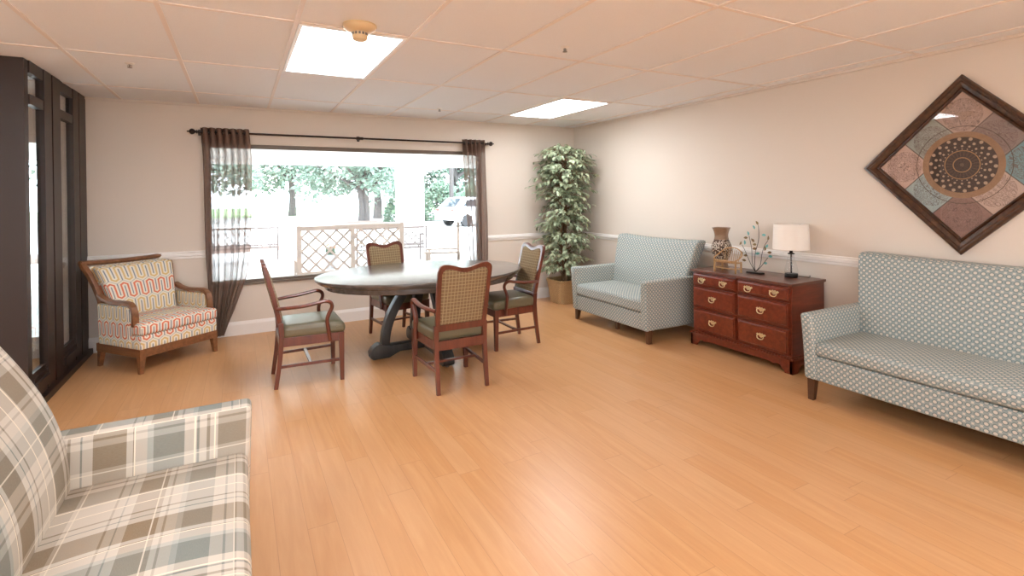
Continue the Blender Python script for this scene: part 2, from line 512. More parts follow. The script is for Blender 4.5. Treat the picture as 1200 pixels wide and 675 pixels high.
# ------------------------------------------------------------------ THE ROOM
T = .2
struct(MB().box(XW - T, XR + T, YF - T, YB + T, -.04, 0).build('floor', 'floor', smooth=0))
struct(MB().box(XW - T, XR + T, YF - T, YB + T, ZC, ZC + .2).build('ceiling', 'ceiling', smooth=0))
WX0, WX1, WZ0, WZ1 = -.29, 2.87, .55, 2.045       # window opening
DX0, DX1, DZ1 = -2.62, -1.56, 2.06                 # opening at the far side of the vestibule
b = MB()
b.box(XW - T, DX0, YB, YB + T, 0, ZC).box(DX0, DX1, YB, YB + T, DZ1, ZC).box(DX1, WX0, YB, YB + T, 0, ZC)
b.box(WX0, WX1, YB, YB + T, 0, WZ0).box(WX0, WX1, YB, YB + T, WZ1, ZC).box(WX1, XR + T, YB, YB + T, 0, ZC)
struct(b.build('wall_back', 'wall', smooth=0, merge=False))
struct(MB().box(XR, XR + T, YF - T, YB, 0, ZC).build('wall_right', 'wall', smooth=0))
struct(MB().box(XW - T, XW, YF - T, YB, 0, ZC).build('wall_left', 'wall', smooth=0))
b = MB(); FILL_WIN = [(-2.2, .2)]  # unseen window, added to let extra daylight into the room
b.box(XW, XR, YF - T, YF, 0, .6).box(XW, XR, YF - T, YF, 2.2, ZC).box(XW, FILL_WIN[0][0], YF - T, YF, .6, 2.2).box(FILL_WIN[0][1], XR, YF - T, YF, .6, 2.2)
struct(b.build('wall_front', 'wall', smooth=0, merge=False))
for k, (x0, x1) in enumerate(FILL_WIN):
    b = MB(); b.box(x0, x1, YF - .1, YF - .03, .6, .65).box(x0, x1, YF - .1, YF - .03, 2.15, 2.2).box((x0 + x1) / 2 - .02, (x0 + x1) / 2 + .02, YF - .1, YF - .03, .65, 2.15)
    b.box(x0, x0 + .04, YF - .1, YF - .03, .65, 2.15).box(x1 - .04, x1, YF - .1, YF - .03, .65, 2.15)
    fill_win = struct(b.build('window_%d' % (k + 3), 'window_frame', smooth=0, merge=False))  # frame of the added daylight opening
    MB().box(x0 + .03, x1 - .03, YF - .07, YF - .064, .63, 2.17).build('pane', 'glass', fill_win, smooth=0)

# suspended grid, cells .6485 x 1.219
GX, GY, GA, GB = -.999, 3.078, .6485, 1.219
b = MB(); w = .012
i = -4
while GX + i * GA < XR:
    x = GX + i * GA
    if x > XW: b.box(x - w, x + w, YF, YB, ZC - .006, ZC + .01)
    i += 1
j = -6
while GY + j * GB < YB:
    y = GY + j * GB
    if y > YF: b.box(XW, XR, y - w, y + w, ZC - .005, ZC + .01)
    j += 1
struct(b.build('trim_1', 'ceiling_bar', smooth=0, merge=False))
b = MB()
b.box(XL, XR, YB - .02, YB, ZC - .022, ZC).box(XR - .02, XR, YF, YB, ZC - .022, ZC)
struct(b.build('trim_2', 'wall', smooth=0, merge=False))

# skirting and chair rail
def rail_prof(t, h, z0, steps):
    return [(0, z0)] + [(a * t, z0 + c * h) for a, c in steps] + [(0, z0 + h)]
BSP = rail_prof(.018, .145, 0, [(1, 0), (1, .78), (.75, .86), (.55, .92), (.3, 1)])
RSP = rail_prof(.024, .076, .85, [(.4, 0), (.55, .1), (.55, .3), (1, .38), (1, .7), (.6, .78), (.6, .92), (.35, 1)])
def run(name, prof, side, a0, a1):
    b = MB()
    if side == 'back': b.prism([(YB - t, z) for t, z in prof], a0, a1, 'x')
    if side == 'right': b.prism([(XR - t, z) for t, z in prof], a0, a1, 'y')
    if side == 'left': b.prism([(XW + t, z) for t, z in prof], a0, a1, 'y')
    return struct(b.build(name, 'trim_white', smooth=20))
run('baseboard_back', BSP, 'back', XL, XR)
run('baseboard_right', BSP, 'right', YF, YB)
b = MB().prism([(YB - t, z) for t, z in RSP], XL, WX0 - .0, 'x').prism([(YB - t, z) for t, z in RSP], WX1, XR, 'x').prism([(YB - t, z) for t, z in RSP], DX1, XL - .1, 'x')
struct(b.build('trim_3', 'trim_white', smooth=20))
run('trim_4', RSP, 'right', YF, YB)

# window
b = MB()
b.box(WX0, WX1, YB + .02, YB + .09, WZ1 - .045, WZ1).box(WX0, WX1, YB + .02, YB + .09, WZ0, WZ0 + .03)
b.box(WX0, WX0 + .035, YB + .02, YB + .09, WZ0 + .03, WZ1 - .045).box(WX1 - .035, WX1, YB + .02, YB + .09, WZ0 + .03, WZ1 - .045)
wf = struct(b.build('window_1', 'window_frame', smooth=0, merge=False))
MB().box(WX0 + .03, WX1 - .03, YB + .05, YB + .056, WZ0 + .03, WZ1 - .04).build('pane', 'glass', wf, smooth=0)
MB().box(WX0 - .0, WX1 + .0, YB - .025, YB + .03, WZ0 - .018, WZ0 + .004).build('window_sill', 'window_frame', wf, smooth=0)

# dark framed glass partition along x = XL from its corner post to the back wall, turning left at the corner post
PY = 4.70
b = MB()
def post(y0, y1, x0=XL - .035, x1=XL + .015): b.box(x0, x1, y0, y1, 0, ZC)
b.box(XL - .145, XL, PY - .03, PY + .05, 0, ZC)                 # corner post
post(5.03, 5.20); post(5.23, 5.42); post(5.79, 5.96); post(5.98, YB); b.box(XL - .03, XL, 5.20, 5.23, 0, ZC)
for (y0, y1) in ((PY + .05, 5.03), (5.42, 5.79)):
    b.box(XL - .035, XL + .01, y0, y1, 2.36, ZC); b.box(XL - .035, XL + .01, y0, y1, 2.14, 2.21); b.box(XL - .05, XL + .01, y0, y1, .0, .2)
    b.box(XL + .01, XL + .03, y0, y1, .1, .17); b.box(XL - .03, XL + .0, y0, y1, .2, .24)
b.box(XL, XL + .05, PY - .03, YB - .02, 0, .05)
# turned part
for (x0, x1) in ((-2.95, -2.85), (-2.25, -2.15)): b.box(x0, x1, PY - .03, PY + .05, 0, ZC)
for (x0, x1) in ((-2.85, -2.25), (-2.15, XL - .145)):
    b.box(x0, x1, PY - .03, PY + .05, 2.36, ZC); b.box(x0, x1, PY - .03, PY + .05, 2.14, 2.21); b.box(x0, x1, PY - .03, PY + .05, 0, .25)
par = struct(b.build('window_2', 'dark_frame', smooth=0, merge=False))
g = MB()
for (y0, y1) in ((PY + .05, 5.03), (5.42, 5.79)): g.box(XL - .018, XL - .012, y0, y1, .2, 2.14).box(XL - .018, XL - .012, y0, y1, 2.21, 2.36)
g.build('pane', 'partition_glass', par, smooth=0, merge=False)
g = MB()
for (x0, x1) in ((-2.85, -2.25), (-2.15, XL - .145)): g.box(x0, x1, PY + .005, PY + .011, .25, 2.14).box(x0, x1, PY + .005, PY + .011, 2.21, 2.36)
g.build('pane', 'partition_glass', par, smooth=0, merge=False)
# glazed door of the vestibule
b = MB(); x0, x1 = DX0, DX1
b.box(x0, x0 + .05, YB + .05, YB + .12, 0, DZ1).box(x1 - .05, x1, YB + .05, YB + .12, 0, DZ1).box(x0 + .05, x1 - .05, YB + .05, YB + .12, DZ1 - .06, DZ1).box(x0 + .05, x1 - .05, YB + .05, YB + .12, 0, .2)
dr = struct(b.build('door_1', 'trim_white', smooth=0, merge=False))
MB().box(x0 + .05, x1 - .05, YB + .08, YB + .086, .2, DZ1 - .06).build('pane', 'glass', dr, smooth=0)
b = MB(); b.tube([(x0 + .1, YB + .03, 1.0), (x0 + .1, YB + .03, 1.2)], .012); b.tube([(x0 + .1, YB + .03, 1.03), (x0 + .1, YB + .06, 1.03)], .008); b.tube([(x0 + .1, YB + .03, 1.17), (x0 + .1, YB + .06, 1.17)], .008)
b.build('door_handle', 'black_metal', dr)

# ------------------------------------------------------------------ ceiling fittings
def troffer(i, j, label):
    x0, y0 = GX + i * GA, GY + j * GB
    t = thing('ceiling_light', label, 'ceiling light', (x0 + GA / 2, y0 + GB / 2, ZC), 0, 'recessed ceiling lights')
    a, c = GA / 2 - .014, GB / 2 - .014
    b = MB(); f = .022
    b.prism([(-a, -c), (a, -c), (a, c), (-a, c)], -.012, -.001, 'z', hole=[(-a + f, -c + f), (a - f, -c + f), (a - f, c - f), (-a + f, c - f)])
    b.build('light_frame', 'trim_white', t, smooth=0)
    MB().box(-a + f, a - f, -c + f, c - f, -.009, -.003).build('diffuser', 'diffuser', t, smooth=0)
troffer(2, 0, 'bright white ceiling light panel beside the smoke detector, larger in view')
troffer(6, 1, 'bright white ceiling light panel near the back right corner above the plant')
for i, j in ((2, -3), (6, -4), (-1, -4), (2, -5), (5, -5), (-2, -2)):  # unseen panels added to raise the brightness of the room
    troffer(i, j, 'recessed white ceiling light panel added out of view to brighten the room')

t = thing('smoke_detector', 'yellowed round smoke detector on ceiling in front of light panel', 'smoke detector', (.625, 2.99, ZC))
MB().lathe([(.093, 0), (.095, -.012), (.088, -.024), (.066, -.036), (.045, -.043)], 32).build('base', 'yellowed_plastic', t)
MB().lathe([(.044, -.04), (.044, -.058), (.044, -.07), (.04, -.084), (.03, -.09)], 28).build('sensor_head', 'yellowed_plastic', t)
b = MB()
for k in range(14):
    a = 2 * PI * k / 14; b.cbox((0, 0, 0), (.012, .003, .014), Matrix.Translation((.0445 * math.cos(a), .0445 * math.sin(a), -.054)) @ Matrix.Rotation(a + PI / 2, 4, 'Z'))
b.build('vent_slots', 'grey_plastic', t)
for (x, y, l) in ((-.679, 4.543, 'small sprinkler head in ceiling tile above the patterned armchair'), (1.931, 2.83, 'small sprinkler head in ceiling between the two light panels'),
                  (1.997, 5.42, 'small sprinkler head in ceiling nearest the window curtain rod')):
    t = thing('sprinkler', l, 'sprinkler', (x, y, ZC), 0, 'ceiling sprinklers')
    MB().lathe([(.03, 0), (.03, -.003), (.018, -.008), (.01, -.01)], 20).build('escutcheon', 'trim_white', t)
    b = MB().tube([(0, 0, -.008), (0, 0, -.032)], .006); b.lathe([(.016, -.034), (.016, -.032)], 14)
    b.tube([(.004, 0, -.01), (.014, 0, -.02), (.004, 0, -.033)], .002, 6); b.tube([(-.004, 0, -.01), (-.014, 0, -.02), (-.004, 0, -.033)], .002, 6)
    b.build('deflector', 'metal_grey', t)

# ------------------------------------------------------------------ curtain rod and curtains
ROD_Y, ROD_Z = YB - .085, 2.15
t = thing('curtain_rod', 'thin dark metal curtain rod with ball finials above the window', 'curtain rod', (0, 0, 0))
b = MB().tube([(-.36, ROD_Y, ROD_Z), (2.92, ROD_Y, ROD_Z)], .011, 12); b.tube([(1.22, ROD_Y, ROD_Z), (1.3, ROD_Y, ROD_Z)], .0165, 12)
b.build('rod', 'rod_metal', t)
for x, s in ((-.36, -1), (2.92, 1)):
    m_ = Matrix.Translation((x, ROD_Y, ROD_Z)) @ Matrix.Rotation(s * PI / 2, 4, 'Y')
    MB().lathe([(.011, 0), (.02, .004), (.02, .01), (.01, .016), (.014, .022), (.027, .035), (.031, .05), (.026, .064), (.012, .074), (.006, .08), (.009, .086), (.004, .094)], 18, mtx=m_).build('finial', 'rod_metal', t)
for x in (-.345, 1.26, 2.9):
    b = MB().tube([(x, ROD_Y, ROD_Z - .014), (x, ROD_Y + .04, ROD_Z - .016), (x, YB - .002, ROD_Z - .01)], .007, 8); b.cbox((x, YB - .004, ROD_Z), (.03, .008, .06))
    b.build('bracket', 'rod_metal', t)

def curtain(label, left, right, bottom, folds, seedv, grommet_n):
    """left(z), right(z): silhouette; folds: list of fold centres phase"""
    rnd = random.Random(seedv)
    t = thing('curtain', label, 'curtain', (0, 0, 0), 0, 'sheer brown curtains')
    nx, nz = 220, 60
    top = ROD_Z + .045; hz = 2.035
    ph = [rnd.uniform(0, 6.28) for _ in range(6)]
    def P(u, z):
        s = (top - z) / (top - bottom)
        l, r = left(z), right(z)
        w = u + .03 * math.sin(2 * PI * 2 * u + ph[5]) * s + .016 * math.sin(2 * PI * folds * u + ph[0]) + .012 * s * math.sin(2 * PI * 3 * u + ph[1] + 2 * s) + .02 * s * math.sin(5 * s + ph[2]) * math.sin(PI * u)
        x = l + (r - l) * w
        amp = .034 * (1 - .35 * s)
        y = ROD_Y + amp * math.sin(2 * PI * folds * u + ph[3] * 0) + .012 * s * math.sin(2 * PI * folds * 2.3 * u + ph[4] + 3 * s) + .012 * s * math.sin(9 * s + 6 * u)
        y = min(y, YB - .03)
        return (x, y, z)
    def sheet(z1, z0, n, name, mat):
        vs = []; fs = []
        for j in range(n + 1):
            z = z1 + (z0 - z1) * j / n
            for i in range(nx + 1): vs.append(P(i / nx, z))
        for j in range(n):
            for i in range(nx):
                a = j * (nx + 1) + i; fs.append((a, a + 1, a + nx + 2, a + nx + 1))
        return MB().add(vs, fs).build(name, mat, t, smooth=80)
    sheet(top, hz, 10, 'header', 'sheer_header')
    sheet(hz, bottom, nz, 'cloth', 'sheer_cloth')
    for k in range(grommet_n):
        u = (k + .5) / grommet_n
        p = P(u, ROD_Z)
        a = [(p[0], ROD_Y + .024 * math.cos(q), ROD_Z + .024 * math.sin(q)) for q in [2 * PI * i / 16 for i in range(16)]]
        MB().tube(a, .004, 6, closed=True).build('grommet', 'rod_metal', t)
    return t
def interp(tab):
    def f(z):
        if z >= tab[0][0]: return tab[0][1]
        for (z1, v1), (z0, v0) in zip(tab, tab[1:]):
            if z >= z0:
                s = (z1 - z) / (z1 - z0); s = s * s * (3 - 2 * s) if False else s
                return v1 + (v0 - v1) * s
        return tab[-1][1]
    return f
curtain('sheer brown curtain gathered beside the patterned armchair, sweeping towards the floor',
        interp([(2.2, -.345), (1.9, -.325), (.9, -.312), (.5, -.29), (.2, -.27), (.03, -.25)]),
        interp([(2.2, .1), (1.9, .125), (1.3, .115), (.85, .095), (.62, .06), (.45, .0), (.3, -.05), (.15, -.11), (.03, -.15)]), .03, 7, 3, 8)
curtain('sheer brown curtain bunched at the window end nearest the potted tree',
        interp([(2.2, 2.56), (1.9, 2.58), (1.2, 2.62), (.6, 2.66), (.05, 2.69)]),
        interp([(2.2, 2.875), (1.9, 2.88), (1.2, 2.9), (.6, 2.9), (.05, 2.9)]), .03, 5, 11, 6)

# ------------------------------------------------------------------ sofas
def sofa(name, label, cat, fabric, W, D, arm_z, seat_z, seam_z, rail_z, back_z, loc, rz, group=None, armw=.085, legs_mid=True, legmat='leg_wood', back_w=0.0, bulge=.02, lean=.19, lp=1.0, sideb=.0):
    t = thing(name, label, cat, loc, rz, group)
    h = W / 2
    # front rail body
    MB().rbox(-h + armw * .9, h - armw * .9, .012, D - .06, rail_z, seam_z - .004, .012, n=10).build('seat_base', fabric, t, smooth=50)
    def fc(p):
        u = (p.x / (h - armw)); v = (p.y - .3) / .3
        k = (p.z - seam_z) / (seat_z - seam_z)
        p = p.copy(); p.z += k * (.028 * max(0, 1 - u * u) * max(0, 1 - v * v) - .006) ; 
        return p
    MB().rbox(-h + armw, h - armw, 0.0, D - .2, seam_z, seat_z, .035, fc, n=14).build('seat_cushion', fabric, t, smooth=60)
    # arms: slim, slightly splayed, top running level back into the backrest
    for s in (-1, 1):
        def fa(p, s=s):
            p = p.copy(); k = (p.z - rail_z) / (arm_z - rail_z)
            p.x += s * .018 * k * k
            p.y -= .018 * k * (1 - (p.y / D))
            p.x += -s * (-.012 if (p.x - s * (h - armw / 2)) * s < 0 else 0) * k * 0
            if p.y > .45: p.z += .0
            return p
        xs = sorted((s * h - s * .018, s * (h - armw) - s * .018))
        MB().rbox(xs[0], xs[1], 0.0, D - .03, rail_z, arm_z, .022, fa, n=10).build('arm', fabric, t, smooth=60)
    # backrest: leans back and flares out a little at the top, corners rising
    z0 = seat_z - .06
    def fb(p):
        p = p.copy(); k = max(0, (p.z - z0) / (back_z - z0))
        u = p.x / (h - armw)
        p.y += lean * k ** lp - (.02 + sideb) * math.sin(PI * min(1, k))
        p.y -= bulge * math.sin(PI * min(1, k)) * max(0, 1 - u * u)
        p.x *= 1 + (armw + .0 + back_w) / (h - armw) * k ** 1.2
        p.z += k * .022 * (u * u - .5)
        p.y -= k * k * .02 * u * u
        return p
    MB().rbox(-h + armw, h - armw, D - .31, D - .17, z0, back_z, .035, fb, n=16).build('backrest', fabric, t, smooth=60)
    # outside back panel down to the rail
    MB().rbox(-h + .03, h - .03, D - .06, D - .02, rail_z, arm_z - .01, .012, n=6).build('back_panel', fabric, t, smooth=50)
    L = [(-h + .05, .06, 1), (h - .05, .06, 1), (-h + .05, D - .08, -1), (h - .05, D - .08, -1)]
    if legs_mid: L += [(0, .16, 0)]
    for (x, y, s) in L:
        b = MB(); w1, w2 = .027, .018
        dx = (.006 if x > 0 else -.006) * abs(s); dy = -.008 * s
        vs = [(x + a * w2 + dx, y + c * w2 + dy, 0) for a, c in ((-1, -1), (1, -1), (1, 1), (-1, 1))] + [(x + a * w1, y + c * w1, rail_z + .01) for a, c in ((-1, -1), (1, -1), (1, 1), (-1, 1))]
        b.add(vs, [(3, 2, 1, 0), (4, 5, 6, 7), (0, 1, 5, 4), (1, 2, 6, 5), (2, 3, 7, 6), (3, 0, 4, 7)])
        b.build('leg', legmat, t, smooth=0, bevel=.002)
    return t
sofa('loveseat', 'small blue-grey dotted two-seat sofa between the potted tree and dresser', 'loveseat', 'dots', 1.27, .84, .615, .43, .295, .125, .965,
     (3.445, 4.335, 0), -PI / 2, 'blue-grey dotted sofas')
sofa('sofa', 'long blue-grey dotted sofa under the diamond picture', 'sofa', 'dots', 1.98, .85, .61, .43, .325, .155, .985,
     (3.49, 1.225, 0), -PI / 2, 'blue-grey dotted sofas', legs_mid=False)
sofa('sofa', 'plaid sofa in cream, taupe and grey, opposite the dotted sofas', 'sofa', 'plaid', 2.0, .86, .625, .46, .32, .14, 1.02,
     (.02, 1.42, 0), PI / 2, armw=.11, lean=.27, lp=1.35, sideb=.03)

# ------------------------------------------------------------------ patterned armchair
def armchair():
    t = thing('armchair', 'low armchair in orange, mustard and grey meander pattern with wooden frame', 'armchair', (-.466, 5.43, 0), R(38.8))
    h = .35; D = .62
    wood = 'arm_wood'; fab = 'meander'
    # base frame
    b = MB(); 
    b.box(-h, h, .0, .035, .135, .205).box(-h, h, D - .05, D - .015, .135, .205)
    b.box(-h, -h + .035, .035, D - .05, .135, .205).box(h - .035, h, .035, D - .05, .135, .205)
    b.build('base_frame', wood, t, smooth=0, bevel=.003, merge=False)
    for (x, y) in ((-h + .025, .025), (h - .025, .025), (-h + .03, D - .04), (h - .03, D - .04)):
        s = 1 if y < .3 else -1; dx = .01 if x > 0 else -.01
        vs = [(x + a * .015 + dx, y + c * .015 - s * .008, 0) for a, c in ((-1, -1), (1, -1), (1, 1), (-1, 1))] + [(x + a * .024, y + c * .024, .14) for a, c in ((-1, -1), (1, -1), (1, 1), (-1, 1))]
        MB().add(vs, [(3, 2, 1, 0), (4, 5, 6, 7), (0, 1, 5, 4), (1, 2, 6, 5), (2, 3, 7, 6), (3, 0, 4, 7)]).build('leg', wood, t, smooth=0, bevel=.002)
    MB().rbox(-h + .004, h - .004, .0, D - .06, .2, .315, .012, n=6).build('seat_base', fab, t, smooth=50)
    # T shaped cushion
    def fc(p):
        p = p.copy(); k = (p.z - .315) / .12; u = p.x / h
        if p.y > .12: p.x *= (h - .055) / h
        p.z += k * (.02 * max(0, 1 - u * u) * max(0, 1 - ((p.y - .26) / .3) ** 2) - .008)
        return p
    MB().rbox(-h, h, -.015, D - .12, .317, .425, .03, fc, n=16).build('seat_cushion', fab, t, smooth=60)
    for s in (-1, 1):
        # side panel of fabric
        xs = sorted((s * h, s * (h - .045)))
        def fa(p, s=s):
            p = p.copy(); k = max(0, (p.z - .2) / .36)
            p.x += s * .012 * k
            if p.y < .2: p.y += 0
            return p
        MB().rbox(xs[0], xs[1], .13, D - .05, .2, .555, .012, fa, n=8).build('arm_panel', fab, t, smooth=50)
        x = s * (h - .015)
        path = [(x, .085, .39), (x, .083, .45), (x, .088, .5), (x, .105, .545), (x, .14, .573), (x, .2, .583), (x, .3, .58), (x, .4, .577), (x, .5, .592), (x, D - .04, .625)]
        P = [Vector(p) for p in path]
        # wooden arm as a flat band 50 mm wide, 26 mm thick
        MB().tube(path, .02, 4, flat=(1.75, 1.0)).build('arm', wood, t, smooth=30, bevel=.004)
    # back: lean and outward flare
    def lean(z): 
        k = (z - .2) / .7; return .17 * k * k + .03 * k
    def halfw(z): return h - .055 + .075 * max(0, (z - .42) / .48) ** 1.6
    def fb(p):
        p = p.copy(); z = p.z; p.x *= halfw(z) / (h - .055) ; p.y += lean(z) - .015 * math.sin(PI * (z - .4) / .5) * (1 - (p.x / h) ** 2); return p
    MB().rbox(-h + .075, h - .075, D - .19, D - .09, .36, .865, .03, fb, n=12).build('back_cushion', fab, t, smooth=60)
    for s in (-1, 1):
        zs = [.2, .3, .4, .5, .6, .7, .8, .86, .9]
        path = [(s * (halfw(z) + .005), D - .085 + lean(z) + (.02 if z > .85 else 0), z) for z in zs]
        MB().tube(path, .026, 4, flat=(1.0, 1.35)).build('back_post', wood, t, smooth=30, bevel=.003)
    zt = .895
    path = [(x, D - .06 + lean(zt) + .0 * x, zt - .006 + .012 * (x / .36) ** 2) for x in [-.385 + .077 * i for i in range(11)]]
    MB().tube(path, .022, 8, flat=(1.6, 1.0)).build('top_rail', wood, t, smooth=40)
    # fabric outside of the back
    MB().rbox(-h + .03, h - .03, D - .085, D - .06, .2, .87, .01, lambda p: Vector((p.x * halfw(p.z) / (h - .055) * .98, p.y + lean(p.z), p.z)), n=8).build('back_panel', fab, t, smooth=50)
armchair()

# ------------------------------------------------------------------ dining table
TZ = .7425
t = thing('dining_table', 'oval dark wooden dining table on a curved cross base with four chairs', 'table', (1.58, 4.765, 0))
A_, B_ = 1.0, .735
prof = [(0, TZ - .05), (.965, TZ - .05), (.98, TZ - .042), (.985, TZ - .032), (.995, TZ - .026), (1.0, TZ - .016), (.998, TZ - .004), (.985, TZ), (0, TZ)]
MB().lathe([(r if r else .001, z) for r, z in prof], 96, sx=A_, sy=B_).build('tabletop', 'table_wood', t, smooth=40)
MB().lathe([(.87, TZ - .0505), (.87, TZ - .098), (.885, TZ - .102), (.91, TZ - .098), (.915, TZ - .09), (.91, TZ - .0505), (.87, TZ - .0505)], 96, sx=A_, sy=B_, caps=False).build('apron', 'table_wood', t, smooth=40)
BX, BY = 1.56 - 1.58, 4.62 - 4.765
for k in range(4):
    a = k * PI / 2
    m_ = Matrix.Translation((BX, BY, 0)) @ Matrix.Rotation(a, 4, 'Z')
    # foot beam in local +x : profile in x,z
    foot = [(.0, .055), (.28, .055), (.33, .035), (.38, .012), (.52, .012), (.545, .03), (.55, .07), (.53, .105), (.495, .135), (.46, .145), (.43, .13), (.4, .12), (0, .12)]
    MB().prism(foot, -.05, .05, 'y', m_).build('foot', 'table_base_wood', t, smooth=40, bevel=.006)
    MB().lathe([(.02, 0), (.022, .006), (.018, .014)], 14, mtx=m_ @ Matrix.Translation((.5, 0, 0))).build('glide', 'metal_grey', t)
    # curved leg: from foot near its end, upright, sweeping in to the top
    out = []; inn = []
    for i in range(15):
        s = i / 14; z = .115 + (TZ - .06 - .115) * s
        x = .445 - .26 * s ** 2.1
        wd = .052 + .02 * s
        out.append((x + .0, z)); inn.append((x - wd * 1.35, z))
    MB().prism(out + inn[::-1], -.042, .042, 'y', m_).build('curved_leg', 'table_base_wood', t, smooth=40, bevel=.005)
MB().prism([(-.24, TZ - .14), (.24, TZ - .14), (.3, TZ - .115), (.3, TZ - .052), (-.3, TZ - .052), (-.3, TZ - .115)], -.045, .045, 'y', Matrix.Translation((BX, BY, 0))).build('top_beam', 'table_base_wood', t, smooth=0, bevel=.004)
MB().prism([(-.24, TZ - .138), (.24, TZ - .138), (.3, TZ - .115), (.3, TZ - .053), (-.3, TZ - .053), (-.3, TZ - .115)], -.045, .045, 'y', Matrix.Translation((BX, BY, 0)) @ Matrix.Rotation(PI / 2, 4, 'Z')).build('top_beam', 'table_base_wood', t, smooth=0, bevel=.004)

# ------------------------------------------------------------------ dining chairs (local: front faces -y, origin between the feet)
def smooth_path(pts, n=4):
    P = [Vector(p) for p in pts]; out = []
    for i in range(len(P) - 1):
        p0 = P[max(i - 1, 0)]; p1 = P[i]; p2 = P[i + 1]; p3 = P[min(i + 2, len(P) - 1)]
        for k in range(n):
            t_ = k / n
            out.append(.5 * ((2 * p1) + (p2 - p0) * t_ + (2 * p0 - 5 * p1 + 4 * p2 - p3) * t_ ** 2 + (3 * p1 - p0 - 3 * p2 + p3) * t_ ** 3))
    out.append(P[-1]); return out
def ypost(z):   # rear leg and back post sweep
    pts = [(0, .25), (.2, .222), (.38, .205), (.5, .212), (.65, .245), (.8, .285), (.96, .325)]
    for (z0, y0), (z1, y1) in zip(pts, pts[1:]):
        if z <= z1: return y0 + (y1 - y0) * (z - z0) / (z1 - z0)
    return pts[-1][1]
def back_outline(hw, ztop, dip, zbot, r, n=10):
    """camel top outline (x,z)"""
    pts = []
    pts.append((-hw + .012, zbot)); 
    pts.append((-hw + .004, (zbot + ztop) / 2))
    for i in range(n + 1):
        a = PI - (PI / 2) * i / n; pts.append((-hw + r + r * math.cos(a), ztop - r + r * math.sin(a)))
    xr = hw - r
    for i in range(1, 16):
        x = -xr + 2 * xr * i / 16; pts.append((x, ztop - dip * (.5 + .5 * math.cos(PI * x / xr))))
    for i in range(n + 1):
        a = PI / 2 - (PI / 2) * i / n; pts.append((hw - r + r * math.cos(a), ztop - r + r * math.sin(a)))
    pts.append((hw - .004, (zbot + ztop) / 2)); pts.append((hw - .012, zbot))
    return pts
